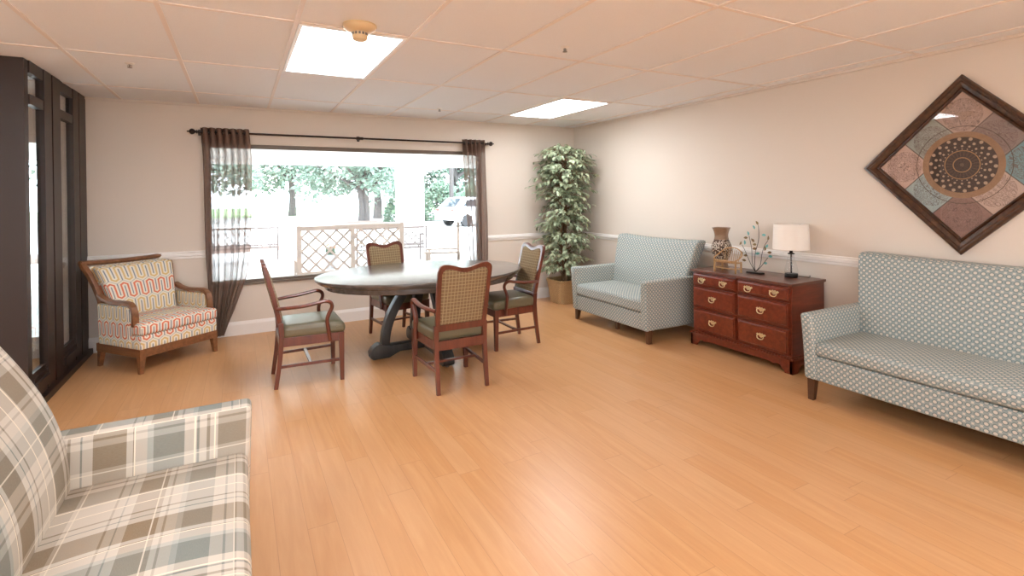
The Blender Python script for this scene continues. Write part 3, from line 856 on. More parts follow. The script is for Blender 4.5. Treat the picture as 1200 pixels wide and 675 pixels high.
def make_chair():
    t = thing('dining_chair', 'x', 'chair')
    W_ = 'chair_wood'
    # front legs
    for s in (-1, 1):
        x = s * .222
        vs = []
        for (z, w_) in ((0, .015), (.30, .02), (.385, .021)):
            vs += [(x + a * w_ + s * .002 * (1 - z / .4), -.228 + c * w_ - .003 * (1 - z / .4), z) for a, c in ((-1, -1), (1, -1), (1, 1), (-1, 1))]
        fs = [(3, 2, 1, 0), (8, 9, 10, 11)]
        for q in (0, 4): fs += [(q + i, q + (i + 1) % 4, q + 4 + (i + 1) % 4, q + 4 + i) for i in range(4)]
        MB().add(vs, fs).build('leg', W_, t, smooth=0, bevel=.004)
    # rear legs up to the seat
    for s in (-1, 1):
        zs = [0, .08, .16, .24, .32, .40, .46, .50]
        path = [(s * .196, ypost(z), z) for z in zs]
        MB().tube(path, [.0205 + .006 * (z / .5) for z in zs], 4, flat=(.95, 1.0)).build('leg', W_, t, smooth=30, bevel=.004)
    # back frame: closed camel top frame following the rake
    o = back_outline(.215, .965, .034, .455, .055); i_ = back_outline(.182, .928, .031, .505, .04)
    def ring(y_off, pts): return [(x, ypost(z) + y_off, z) for x, z in pts]
    n = len(o); vs = ring(-.016, o) + ring(.016, o) + ring(-.016, i_) + ring(.016, i_)
    fs = []
    for a in range(n):
        b_ = (a + 1) % n
        fs += [(a, b_, n + b_, n + a), (2 * n + a, 3 * n + a, 3 * n + b_, 2 * n + b_), (a, 2 * n + a, 2 * n + b_, b_), (n + a, n + b_, 3 * n + b_, 3 * n + a)]
    MB().add(vs, fs).build('back_frame', W_, t, smooth=40, bevel=.005)
    # upholstered panel, front and rear, slightly crowned
    b = MB()
    for sgn, off in ((-1, -.013), (1, .010)):
        rings = []
        for sc, d in ((1.0, 0.0), (.97, .006), (.85, .011), (.5, .015), (.12, .016)):
            cz = .715
            rings.append([(x * sc, ypost(cz + (z - cz) * sc) + off + sgn * d, cz + (z - cz) * sc) for x, z in i_])
        vs = [p for r_ in rings for p in r_]; fs = []; uvs = []
        m = len(i_)
        for q in range(len(rings) - 1):
            for a in range(m):
                b_ = (a + 1) % m; f = (q * m + a, q * m + b_, (q + 1) * m + b_, (q + 1) * m + a)
                fs.append(f); uvs.append([(vs[k][0], vs[k][2]) for k in f])
        f = tuple((len(rings) - 1) * m + a for a in range(m)); fs.append(f); uvs.append([(vs[k][0], vs[k][2]) for k in f])
        b.add(vs, fs, uvs)
    b.build('back_upholstery', 'check', t, smooth=50, merge=False)
    # seat rails
    def quad_ring(f0, f1, z0, z1, wf, wb):
        return [(-wf, f0), (wf, f0), (wb, f1), (-wb, f1)]
    fo = [(-.236, -.244), (.236, -.244), (.205, .225), (-.205, .225)]; fi = [(-.21, -.22), (.21, -.22), (.18, .2), (-.18, .2)]
    MB().prism(fo, .315, .385, 'z', hole=fi).build('seat_frame', W_, t, smooth=0, bevel=.003)
    # cushion
    def fc(p):
        p = p.copy(); k = (p.z - .38) / .105; s_ = 1 - (p.y + .25) / .48 * .13
        p.x *= s_
        p.z += k * .02 * max(0, 1 - (p.x / .24) ** 2) * max(0, 1 - (p.y / .26) ** 2) - (.012 * max(0, (-p.y - .17) / .08) ** 2 if k > .5 else 0)
        return p
    MB().rbox(-.243, .243, -.262, .2, .378, .472, .032, fc, n=10).build('seat', 'seat_vinyl', t, smooth=70)
    # arms
    for s in (-1, 1):
        path = smooth_path([(s * .205, .235, .612), (s * .235, .15, .618), (s * .255, .05, .625), (s * .262, -.05, .64), (s * .262, -.105, .648), (s * .26, -.145, .632), (s * .255, -.155, .595),
                            (s * .25, -.135, .55), (s * .246, -.12, .5), (s * .244, -.125, .44), (s * .243, -.135, .37), (s * .242, -.137, .33)], 4)
        MB().tube(path, .0165, 8, flat=(1.2, .9)).build('arm', W_, t, smooth=50)
    # stretchers: H form
    for s in (-1, 1): MB().tube([(s * .222, -.226, .165), (s * .197, ypost(.165), .165)], .013, 4, flat=(.8, 1.2)).build('side_stretcher', W_, t, smooth=0)
    MB().tube([(-.208, .0, .165), (.208, .0, .165)], .013, 4, flat=(1.2, .9)).build('cross_stretcher', W_, t, smooth=0)
    return t
proto = make_chair()
CH = [((.485, 4.48, 0), PI / 2, 'wooden armchair with olive seat at the table end nearest the patterned armchair'),
      ((1.47, 3.80, 0), PI, 'wooden dining armchair seen from behind with woven check back, in front of table'),
      ((2.345, 4.515, 0), -PI / 2, 'wooden dining armchair at the table end nearest the potted tree'),
      ((1.47, 5.335, 0), R(11), 'wooden dining armchair on the window side of the table')]
for k, (loc, rz, lab) in enumerate(CH):
    c = proto if k == 0 else copy_tree(proto)
    c.location = loc; c.rotation_euler = (0, 0, rz); c['label'] = lab; c['group'] = 'armchairs around the dining table'

# ------------------------------------------------------------------ dresser (local: front faces -y, x along width)
def dresser():
    t = thing('dresser', 'cherry wood dresser with brass bail pulls, between the dotted sofas', 'dresser', (3.885, 3.045, 0), -PI / 2)
    h = .50; D = .45; Wd = 'dresser_wood'
    MB().box(-h, h, .012, D, .11, .70).build('carcass', Wd, t, smooth=0, bevel=.003)
    # moulded top
    pr = [(0, 0), (.012, .003), (.014, .012), (.02, .018), (.02, .026), (.012, .028)]
    b = MB(); b.box(-h - .008, h + .008, .0, D, .70, .708); b.box(-h - .018, h + .018, -.014, D, .706, .726)
    b.build('top', 'dresser_top_wood', t, smooth=0, bevel=.005, merge=False)
    # bracket base, ogee feet
    prof = [(-h - .016, .0), (-h + .05, .0), (-h + .055, .022), (-h + .075, .03), (-h + .085, .052), (-h + .11, .062), (-h + .15, .05), (-h + .19, .062), (h - .19, .062), (h - .15, .05), (h - .11, .062), (h - .085, .052), (h - .075, .03), (h - .055, .022), (h - .05, .0), (h + .016, .0), (h + .016, .11), (-h - .016, .11)]
    b = MB().prism(prof, -.014, .012, 'y')
    for s in (-1, 1):
        xs = sorted((s * (h + .016), s * (h - .01)))
        b.prism([(-.014, 0), (.06, 0), (.075, .03), (.11, .06), (D - .1, .06), (D - .06, .03), (D - .05, 0), (D, 0), (D, .11), (-.014, .11)], xs[0], xs[1], 'x')
    b.build('bracket_base', Wd, t, smooth=30, bevel=.003, merge=False)
    b = MB()
    b.box(-h - .024, h + .024, -.022, D, .108, .122).box(-h - .012, h + .012, -.01, D, .122, .132)
    b.build('base_moulding', Wd, t, smooth=0, bevel=.004, merge=False)
    # drawers
    def pull(parent, x, z):
        b = MB(); y = -.027
        # batwing back plate
        w = .048
        out = [(-w, .004), (-w * .75, .014), (-w * .45, .008), (-w * .3, .018), (0, .013), (w * .3, .018), (w * .45, .008), (w * .75, .014), (w, .004),
               (w * .7, -.008), (w * .45, -.005), (w * .25, -.017), (0, -.022), (-w * .25, -.017), (-w * .45, -.003), (-w * .7, -.006)]
        out = [(x + a * .96, z + c + .004) for a, c in out]
        b.prism(out, y, y + .003, 'y')
        for s in (-1, 1): b.tube([(x + s * .027, y, z + .006), (x + s * .027, y - .01, z + .006)], .0045, 8)
        pts = smooth_path([(x - .027, y - .009, z + .006), (x - .03, y - .011, z - .008), (x - .022, y - .012, z - .024), (x, y - .012, z - .03), (x + .022, y - .012, z - .024), (x + .03, y - .011, z - .008), (x + .027, y - .009, z + .006)], 4)
        b.tube(pts, .0044, 8)
        b.build('drawer_pull', 'brass', parent, smooth=40, merge=False)
    rows = [(.582, .692), (.372, .566), (.15, .352)]
    for s in (-1, 1):
        x0, x1 = sorted((s * .012, s * (h - .012)))
        for ri, (z0, z1) in enumerate(rows):
            b = MB()
            # raised front with a stepped moulded edge
            b.box(x0, x1, -.004, .013, z0, z1)
            vs = []; e = .0
            for ins, y in ((.004, -.004), (.006, -.012), (.014, -.014), (.017, -.022), (.024, -.025)):
                vs += [(x0 + ins, y, z0 + ins), (x1 - ins, y, z0 + ins), (x1 - ins, y, z1 - ins), (x0 + ins, y, z1 - ins)]
            fs = []
            for q in range(4): fs += [(q * 4 + i, q * 4 + (i + 1) % 4, q * 4 + 4 + (i + 1) % 4, q * 4 + 4 + i) for i in range(4)]
            fs.append((16, 17, 18, 19))
            b.add(vs, fs)
            if ri == 0:
                xm = (x0 + x1) / 2; b.box(xm - .006, xm + .006, -.0285, -.024, z0 + .02, z1 - .02)
            d = b.build('drawer', Wd, t, smooth=20, merge=False)
            zc = (z0 + z1) / 2
            xm = (x0 + x1) / 2
            if ri == 0:
                for q in (-.12, .12): pull(d, xm + q, zc)
            else: pull(d, xm, zc + .005)
dresser()
DZ = .726

# vase, square hourglass with mosaic
t = thing('vase', 'tall brown ceramic vase with mosaic belly on the dresser by the loveseat', 'vase', (4.12, 3.40, DZ), R(20))
prof = [(.05, 0), (.055, .02), (.05, .06), (.058, .1), (.078, .15), (.086, .19), (.08, .23), (.064, .275), (.056, .31), (.058, .345), (.07, .385), (.077, .4)]
def sq(prof_, n=32, k=4.0):
    vs = []; fs = []
    for r, z in prof_:
        for i in range(n):
            a = 2 * PI * i / n; c, s_ = math.cos(a), math.sin(a)
            f = (abs(c) ** k + abs(s_) ** k) ** (-1 / k); vs.append((r * c * f, r * s_ * f, z))
    for j in range(len(prof_) - 1):
        for i in range(n): i2 = (i + 1) % n; fs.append((j * n + i, j * n + i2, (j + 1) * n + i2, (j + 1) * n + i))
    fs.append(tuple(range(n))[::-1]); fs.append(tuple((len(prof_) - 1) * n + i for i in range(n)))
    return vs, fs
vp = smooth_path([(r, 0, z) for r, z in prof], 3)
pr = [(p.x, p.z) for p in vp] + [(.062, .401), (.055, .385), (.042, .33), (.04, .3)]
vs, fs = sq(pr); MB().add(vs, fs).build('body', 'mosaic', t, smooth=50)

# miniature rattan bench
t = thing('miniature_bench', 'miniature rattan bench ornament with spindle back in front of the vase', 'ornament', (3.995, 3.222, DZ), R(-88))
b = MB()
MB().rbox(-.112, .112, -.05, .04, .088, .098, .004, n=4).build('seat', 'rattan', t)
for (x, y) in ((-.112, -.05), (.112, -.05), (-.1, .045), (.1, .045)):
    z1 = .12 if y < 0 else .1
    MB().tube([(x, y, 0), (x, y, z1)], .0085, 8).build('leg', 'rattan', t)
b = MB().tube([(-.112, -.05, .04), (.112, -.05, .04)], .005, 8); b.tube([(-.112, -.05, .106), (.112, -.05, .106)], .008, 8); b.tube([(-.112, -.05, .04), (-.1, .045, .04)], .005, 8); b.tube([(.112, -.05, .04), (.1, .045, .04)], .005, 8)
b.build('stretcher', 'rattan', t, merge=False)
arc = smooth_path([(-.116, -.055, .118), (-.128, -.02, .135), (-.118, .03, .165), (-.085, .055, .2), (-.04, .066, .218), (0, .07, .223), (.04, .066, .218), (.085, .055, .2), (.118, .03, .165), (.128, -.02, .135), (.116, -.055, .118)], 4)
MB().tube(arc, .0055, 8).build('back_rail', 'rattan', t)
for x in (-.09, -.07, -.047, -.024, 0, .024, .047, .07, .09):
    zt = .223 - .0021 * (abs(x) * 100) ** 1.25 * .9
    k = abs(x) / .09
    MB().tube([(x * .8, .042, .096), (x, .07 - .018 * k, zt - .002 - .014 * k * k)], .0025, 6).build('spindle', 'rattan', t)

# metal leaf sculpture
t = thing('leaf_sculpture', 'metal sculpture of bronze and teal leaves on thin curving stems', 'sculpture', (4.12, 3.035, DZ), -PI / 2)
MB().rbox(-.075, .075, -.028, .028, 0, .014, .003, n=2).build('base', 'black_metal', t)
stems = [[(0, 0, .014), (-.05, 0, .09), (-.1, 0, .19), (-.135, 0, .25)],
         [(0, 0, .014), (-.03, 0, .1), (-.035, 0, .22), (-.06, 0, .335)],
         [(0, 0, .014), (-.005, 0, .08), (.0, 0, .17), (.005, 0, .2)],
         [(.008, 0, .215), (.03, 0, .28), (.04, 0, .35), (.035, 0, .44)],
         [(0, 0, .014), (.05, 0, .08), (.068, 0, .18), (.095, 0, .26), (.13, 0, .31)],
         [(0, 0, .014), (.05, 0, .06), (.09, 0, .11), (.125, 0, .155)]]
for s in stems:
    MB().tube(smooth_path(s, 5), .0026, 6).build('stem', 'black_metal', t)
MB().tube([(.008, 0, .215), (0, 0, .2)], .0026, 6).build('stem', 'black_metal', t)
LF = [(-.145, .265, .9, 'b'), (-.07, .36, 2.0, 't'), (-.105, .275, 1.6, 't'), (-.085, .32, .1, 'b'), (.033, .46, 2.2, 'b'), (.0, .42, 2.3, 't'), (-.02, .30, 2.3, 'b'), (.005, .265, .1, 'b'),
      (-.005, .225, .1, 'b'), (.09, .355, .0, 't'), (.125, .33, 1.3, 'b'), (.095, .235, 1.4, 'b'), (.125, .26, .8, 't'), (.03, .185, .2, 't'), (.15, .205, .1, 'b'), (.15, .17, .0, 't'), (.105, .105, .2, 't'),
      (-.13, .175, 1.9, 'b'), (-.1, .155, .1, 'b'), (-.11, .11, 3.0, 'b')]
for k, (x, z, a, c) in enumerate(LF):
    L_, w_ = .022, .0115
    vs = [(-L_, 0, 0), (-L_ * .45, 0, w_ * .85), (L_ * .1, 0, w_), (L_ * .6, 0, w_ * .6), (L_, 0, 0), (L_ * .6, 0, -w_ * .6), (L_ * .1, 0, -w_), (-L_ * .45, 0, -w_ * .85)]
    vs2 = [(p[0], -.0045 * (1 - abs(p[2]) / w_) - .001, p[2]) for p in vs]
    mid = [(0, -.006, 0), (0, -.002, 0)]
    allv = vs2 + [(p[0], p[1] + .0018, p[2]) for p in vs2]
    fs = [tuple(range(8)), tuple(range(15, 7, -1))] + [(i, 8 + i, 8 + (i + 1) % 8, (i + 1) % 8) for i in range(8)]
    m_ = Matrix.Translation((x, random.uniform(-.012, .012), z)) @ Matrix.Rotation(random.uniform(-.3, .3), 4, 'Z') @ Matrix.Rotation(-a, 4, 'Y')
    o = MB().add(allv, fs, None, m_).build('leaf', 'leaf_bronze' if c == 'b' else 'leaf_teal', t, smooth=60)
    o['label'] = 'bronze leaf' if c == 'b' else 'teal leaf'

# table lamp
t = thing('table_lamp', 'table lamp with white drum shade and clear glass body on the dresser', 'lamp', (4.2, 2.745, DZ))
MB().lathe([(.05, 0), (.052, .004), (.052, .03), (.05, .034), (.02, .036)], 36).build('base', 'black_metal', t)
MB().lathe([(.046, .036), (.052, .045), (.05, .075), (.038, .12), (.028, .16), (.024, .185), (.027, .2)], 36, caps=False).build('glass_body', 'glass', t, smooth=80)
b = MB().tube([(0, 0, .034), (0, 0, .33)], .006, 12); b.lathe([(.028, .2), (.028, .206), (.014, .212), (.012, .235), (.008, .24)], 20)
b.build('pole', 'black_metal', t, merge=False)
MB().lathe([(.144, .243), (.135, .458), (.132, .458), (.141, .243)], 56, caps=False).build('lamp_shade', 'shade_cloth', t, smooth=50)
b = MB()
for k in range(3):
    a = 2 * PI * k / 3; b.tube([(0, 0, .33), (.06 * math.cos(a), .06 * math.sin(a), .4), (.132 * math.cos(a), .132 * math.sin(a), .452)], .0015, 6)
b.build('shade_carrier', 'metal_grey', t, merge=False)
MB().lathe([(.012, .24), (.014, .25), (.026, .28), (.03, .305), (.026, .33), (.012, .343)], 20).build('bulb', 'shade_cloth', t)
MB().tube(smooth_path([(.03, -.045, .012), (.05, -.075, .01), (.085, -.095, .004), (.12, -.09, .003), (.15, -.07, .004), (.168, -.06, -.02), (.1715, -.06, -.3)], 5), .0028, 6).build('cord', 'cord_black', t)

# ------------------------------------------------------------------ diamond picture
t = thing('framed_picture', 'diamond-hung framed picture of decorated tiles and a round carved medallion', 'picture', (XR - .001, 1.622, 1.632))
# local frame: plane coordinates a (along +y... towards back is -a), b up ; built in local y,z with x out of the wall (negative)
Hd = .617; side = Hd * math.sqrt(2)
m_ = Matrix.Rotation(R(0.6), 4, 'X') @ Matrix.Rotation(R(45), 4, 'X')
hs = side / 2
def sqr(s): return [(-s, -s), (s, -s), (s, s), (-s, s)]
steps = [(hs, 0), (hs, -.02), (hs - .006, -.03), (hs - .018, -.033), (hs - .028, -.026), (hs - .036, -.029), (hs - .056, -.02), (hs - .064, -.012), (hs - .070, -.02), (hs - .078, -.02), (hs - .082, -.012), (hs - .082, -.004)]
vs = []; fs = []
for s_, d in steps: vs += [(d, a, c) for a, c in sqr(s_)]
for q in range(len(steps) - 1): fs += [(q * 4 + i, q * 4 + (i + 1) % 4, q * 4 + 4 + (i + 1) % 4, q * 4 + 4 + i) for i in range(4)]
MB().add(vs, fs, None, m_).build('frame', 'picture_wood', t, smooth=20, bevel=0)
s_ = hs - .08
q = [(-.006, a, c) for a, c in sqr(s_)]; q2 = [(-.001, a, c) for a, c in sqr(s_)]
# art uv: u,v along the sides
MB().add(q + q2, [(0, 1, 2, 3), (7, 6, 5, 4), (0, 4, 5, 1), (1, 5, 6, 2), (2, 6, 7, 3), (3, 7, 4, 0)],
         [[(-a, c) for a, c in sqr(s_)]] + [[(0, 0)] * 4] * 5, m_).build('artwork', 'art', t, smooth=0)
MB().box(-.0115, -.0095, -s_, s_, -s_, s_, m_).build('glazing', 'picture_glass', t, smooth=0)

# ------------------------------------------------------------------ potted ficus
def leaf_quads(vs, fs, c, d, n_, L, W, rnd, droop=.3):
    """one pointed leaf: 6 verts folded along its midrib"""
    d = d.normalized(); side = d.cross(n_).normalized(); n_ = side.cross(d)
    b = len(vs)
    p0 = c; p1 = c + d * L * .35 + n_ * L * .05; p2 = c + d * L * .7 + n_ * L * .02; p3 = c + d * L - n_ * L * droop * .4
    vs += [p0, p1 + side * W * .5 - n_ * W * .1, p2 + side * W * .36 - n_ * W * .1, p3, p2 - side * W * .36 - n_ * W * .1, p1 - side * W * .5 - n_ * W * .1, p1 + n_ * W * .05, p2 + n_ * W * .03]
    fs += [(b, b + 1, b + 6), (b + 1, b + 2, b + 7, b + 6), (b + 2, b + 3, b + 7), (b, b + 6, b + 5), (b + 6, b + 7, b + 4, b + 5), (b + 7, b + 3, b + 4)]
def ficus():
    px, py = 3.905, 5.80
    t = thing('potted_ficus', 'tall leafy ficus tree in a woven basket in the back corner', 'potted plant', (px, py, 0), R(0))
    # square tapered basket
    vs = []; prof = [(.118, .0), (.122, .02), (.135, .15), (.148, .285), (.156, .292), (.158, .315), (.15, .322), (.14, .315), (.138, .27)]
    v_, f_ = sq([(r * 1.26, z) for r, z in prof], 40, 7.0)
    uvs = []
    n = 40
    for j in range(len(prof) - 1):
        for i in range(n):
            uvs.append([(i / n * 1.12, prof[j][1]), ((i + 1) / n * 1.12, prof[j][1]), ((i + 1) / n * 1.12, prof[j + 1][1]), (i / n * 1.12, prof[j + 1][1])])
    uvs += [[(0, 0)] * n, [(0, 0)] * n]
    MB().add(v_, f_, uvs, Matrix.Rotation(R(0), 4, 'Z')).build('basket', 'wicker', t, smooth=40)
    MB().lathe([(.16, .262), (.15, .275), (.05, .285), (.001, .286)], 20).build('soil', 'soil', t)
    rnd = random.Random(5)
    for k, (a, b_) in enumerate(((.02, .01), (-.03, .02), (.0, -.03))):
        path = [(a, b_, .26)]
        for i in range(1, 9):
            z = .26 + i * .2; ang = z * 3.0 + k * 2.1
            path.append((.028 * math.cos(ang) * (1 + .3 * i / 8), .028 * math.sin(ang) * (1 + .3 * i / 8), z))
        MB().tube(smooth_path(path, 4), [.016 - .00035 * i for i in range(33)], 8).build('trunk', 'bark', t)
    vs = []; fs = []; bt = MB()
    lim_x = XR - .02 - px; lim_y = YB - .03 - py
    def env(z):  # half width of foliage with height
        pts = [(.34, .2), (.45, .34), (.6, .40), (.75, .42), (.95, .40), (1.1, .36), (1.3, .37), (1.5, .41), (1.7, .45), (1.9, .47), (2.02, .42), (2.12, .3), (2.2, .12)]
        for (z0, w0), (z1, w1) in zip(pts, pts[1:]):
            if z <= z1: return w0 + (w1 - w0) * (z - z0) / (z1 - z0)
        return .05
    for k in range(430):
        z = .42 + 1.72 * rnd.random() ** .85
        a = rnd.uniform(0, 2 * PI); r = env(z) * rnd.uniform(.5, 1.0)
        if rnd.random() < .08: r *= 1.12
        tip = Vector((r * math.cos(a), r * math.sin(a), z))
        tip.x = min(tip.x, lim_x - .02); tip.y = min(tip.y, lim_y - .02)
        st = Vector((0, 0, z - .12 * rnd.random() - .05))
        dirn = (tip - st).normalized()
        mid = (st + tip) * .5 + Vector((0, 0, .05))
        end = tip + Vector((0, 0, -.03))
        bt.tube([st, mid, end], [.004, .003, .0015], 5, caps=False)
        for q in range(11):
            f = .35 + .65 * q / 10
            c = (st.lerp(mid, f * 2) if f < .5 else mid.lerp(end, f * 2 - 1))
            d = Vector((dirn.x + rnd.uniform(-.8, .8), dirn.y + rnd.uniform(-.8, .8), rnd.uniform(-1.3, -.1)))
            L = rnd.uniform(.055, .088)
            e = c + d.normalized() * L
            if e.x > lim_x: d.x = -abs(d.x)
            if e.y > lim_y: d.y = -abs(d.y)
            leaf_quads(vs, fs, c, d, Vector((rnd.uniform(-.4, .4) + d.x * .2, rnd.uniform(-.6, .2), 1)), L, L * rnd.uniform(.36, .5), rnd)
    bt.build('twigs', 'bark', t, merge=False)
    MB().add([tuple(v) for v in vs], fs).build('foliage', 'ficus_leaf', t, smooth=0, merge=False)
ficus()

# ------------------------------------------------------------------ OUTSIDE
GZ = -.05
struct(MB().box(-60, 80, -40, 90, GZ - .3, GZ).build('ground', 'ground', smooth=0))
tag(MB().box(-60, 80, 46, 90, GZ, GZ + .02).build('lawn', 'lawn', smooth=0), kind='structure')
# porch: white ceiling on a beam and square column
b = MB(); b.box(-7, 9, YB + T, 12.6, 2.62, 2.75)
struct(b.build('porch_roof', 'outside_white', smooth=0))
b = MB(); b.box(-7, 9, 12.1, 12.4, 2.2, 2.62).box(3.55, 3.85, YB + T, 12.1, 2.05, 2.62)
struct(b.build('porch_beam', 'outside_white', smooth=0, merge=False))
for x in (3.72, -4.6):
    b = MB(); b.box(x - .28, x + .28, 12.0, 12.56, GZ, 2.3); b.box(x - .32, x + .32, 11.96, 12.6, GZ, GZ + .2); b.box(x - .32, x + .32, 11.96, 12.6, 2.0, 2.06)
    struct(b.build('porch_column', 'outside_white', smooth=0, merge=False))

def fret_panel(b, x0, x1, z0, z1, y, r):
    """chinese fret back: frame with stepped diagonal bars"""
    w, h = x1 - x0, z1 - z0
    def L(a, c): b.tube([(x0 + a[0] * w, y, z0 + a[1] * h), (x0 + c[0] * w, y, z0 + c[1] * h)], r, 4)
    L((0, 0), (0, 1)); L((1, 0), (1, 1)); L((0, 0), (1, 0)); L((0, 1), (1, 1))
    L((0, .8), (.8, 0)); L((.2, 1), (1, .2)); L((0, .35), (.3, 0)); L((.7, 1), (1, .65))
    L((.0, .6), (.3, .95) ); L((.25, .55), (.55, .85)); L((.45, .15), (.75, .45)); L((.7, .0), (1, .35)); L((.35, .4), (.65, .62))
def garden_bench(label, x, y, rz, W):
    t = thing('garden_bench', label, 'bench', (x, y, GZ), rz, 'metal fretwork benches')
    b = MB(); n = max(1, round(W / .5)); s = (W - .12) / n
    for i in range(n): fret_panel(b, -W / 2 + .08 + i * s + .01, -W / 2 + .04 + (i + 1) * s, .36, .80, 0, .011)
    b.tube([(-W / 2, 0, .82), (W / 2, 0, .82)], .02, 4); b.tube([(-W / 2, 0, .35), (W / 2, 0, .35)], .02, 4)
    b.build('fretwork_back', 'outside_metal', t, smooth=0, merge=False)
    b = MB()
    for k in range(6): b.box(-W / 2, W / 2, .05 + k * .075, .1 + k * .075, .4, .415)
    b.build('slatted_seat', 'outside_metal', t, smooth=0, merge=False)
    for s_ in (-1, 1):
        MB().tube([(s_ * W / 2, 0, 0), (s_ * W / 2, 0, .84)], .022, 4).build('leg', 'outside_metal', t, smooth=0)
        MB().tube([(s_ * W / 2, .5, 0), (s_ * W / 2, .5, .62)], .022, 4).build('leg', 'outside_metal', t, smooth=0)
        MB().tube([(s_ * W / 2, 0, .62), (s_ * W / 2, .52, .62)], .022, 4).build('arm', 'outside_metal', t, smooth=0)
    return t
garden_bench('grey metal fretwork bench outside, seen through the window beside the sheer curtain', -.06, 13.4, R(-2), 1.76)
garden_bench('grey metal fretwork bench outside, in front of the white porch column', 3.05, 11.4, R(-2), 1.56)
def lattice(b, x0, x1, z0, z1, y, p, w, th=.012):
    """diagonal strips clipped to the rectangle"""
    W, H = x1 - x0, z1 - z0
    k = -H
    for sgn in (1, -1):
        c = p / 2
        while c < W + H:
            # line x + z = c  (sgn 1) or x - z = c - H
            pts = []
            if sgn == 1:
                a = (max(0, c - H), min(c, H)); e = (min(c, W), max(0, c - W))
            else:
                cc = c - H
                a = (max(0, cc), max(0, -cc)); e = (min(W, cc + H), min(H, W - cc))
            if abs(e[0] - a[0]) > .02:
                mid = ((a[0] + e[0]) / 2, (a[1] + e[1]) / 2); L = math.hypot(e[0] - a[0], e[1] - a[1]); ang = math.atan2(e[1] - a[1], e[0] - a[0])
                b.cbox((0, 0, 0), (L, th, w), Matrix.Translation((x0 + mid[0], y + (.004 if sgn == 1 else -.004), z0 + mid[1])) @ Matrix.Rotation(-ang, 4, 'Y'))
            c += p
def lattice_bench(name, label, cat, x, y, rz, W, z0, z1, panels, grp=None):
    t = thing(name, label, cat, (x, y, GZ), rz, grp)
    b = MB(); f = .06
    b.box(-W / 2, W / 2, -.02, .02, z1 - f, z1).box(-W / 2, W / 2, -.02, .02, z0, z0 + f * .6)
    for i in range(panels + 1):
        xc = -W / 2 + f / 2 + (W - f) * i / panels; b.box(xc - f / 2, xc + f / 2, -.021, .021, z0, z1 + (.01 if i in (0, panels) else 0))
    for i in range(panels):
        xa = -W / 2 + f + (W - f) * i / panels; xb = xa + (W - f) / panels - f; lattice(b, xa, xb, z0 + f * .6, z1 - f, 0, .185, .03)
    b.build('lattice_back', 'lattice_white', t, smooth=0, merge=False)
    b = MB()
    for k in range(5): b.box(-W / 2 + .02, W / 2 - .02, .03 + k * .09, .1 + k * .09, .42, .44)
    b.build('slatted_seat', 'lattice_white', t, smooth=0, merge=False)
    for s_ in (-1, 1):
        MB().cbox((s_ * (W / 2 - .03), 0, z0 / 2 + .1), (.06, .05, z0 + .2)).build('leg', 'lattice_white', t, smooth=0)
        MB().cbox((s_ * (W / 2 - .03), .47, .32), (.05, .05, .64)).build('leg', 'lattice_white', t, smooth=0)
        MB().box(s_ * (W / 2 - .03) - .03, s_ * (W / 2 - .03) + .03, -.02, .52, .64, .665).build('arm', 'lattice_white', t, smooth=0)
    return t
lattice_bench('lattice_bench', 'white lattice-backed bench outside the window, left of the porch column', 'bench', 1.42, 7.45, 0, 1.47, .46, 1.12, 2)
lattice_bench('lattice_chair', 'white lattice-backed chair outside, beside the right window curtain', 'chair', 3.05, 7.5, R(68), .62, .46, 1.1, 1)

# small planters seen through the lattice
for k, (x, y, c) in enumerate(((1.72, 11.4, 1),)):
    t = thing('planter', 'orange flowers in a pale planter outside behind the lattice bench', 'planter', (x, y, GZ))
    MB().lathe([(.1, 0), (.14, .28), (.155, .3), (.15, .31), (.12, .28)], 18).build('pot', 'planter_grey', t)
    vs = []; fs = []; rnd = random.Random(20 + k)
    for q in range(60):
        leaf_quads(vs, fs, Vector((rnd.uniform(-.06, .06), rnd.uniform(-.06, .06), .28)), Vector((rnd.uniform(-.6, .6), rnd.uniform(-.6, .6), 1)), Vector((0, .3, .4)), rnd.uniform(.12, .24), .04, rnd)
    MB().add([tuple(v) for v in vs], fs).build('foliage', 'hedge_leaf', t, smooth=0, merge=False)
    if c:
        b = MB()
        for q in range(9): b.lathe([(.004, 0), (.035, .012), (.03, .025), (.005, .03)], 8, (rnd.uniform(-.12, .12), rnd.uniform(-.12, .12), rnd.uniform(.4, .56)))
        b.build('blossoms', 'flower_orange', t, merge=False)

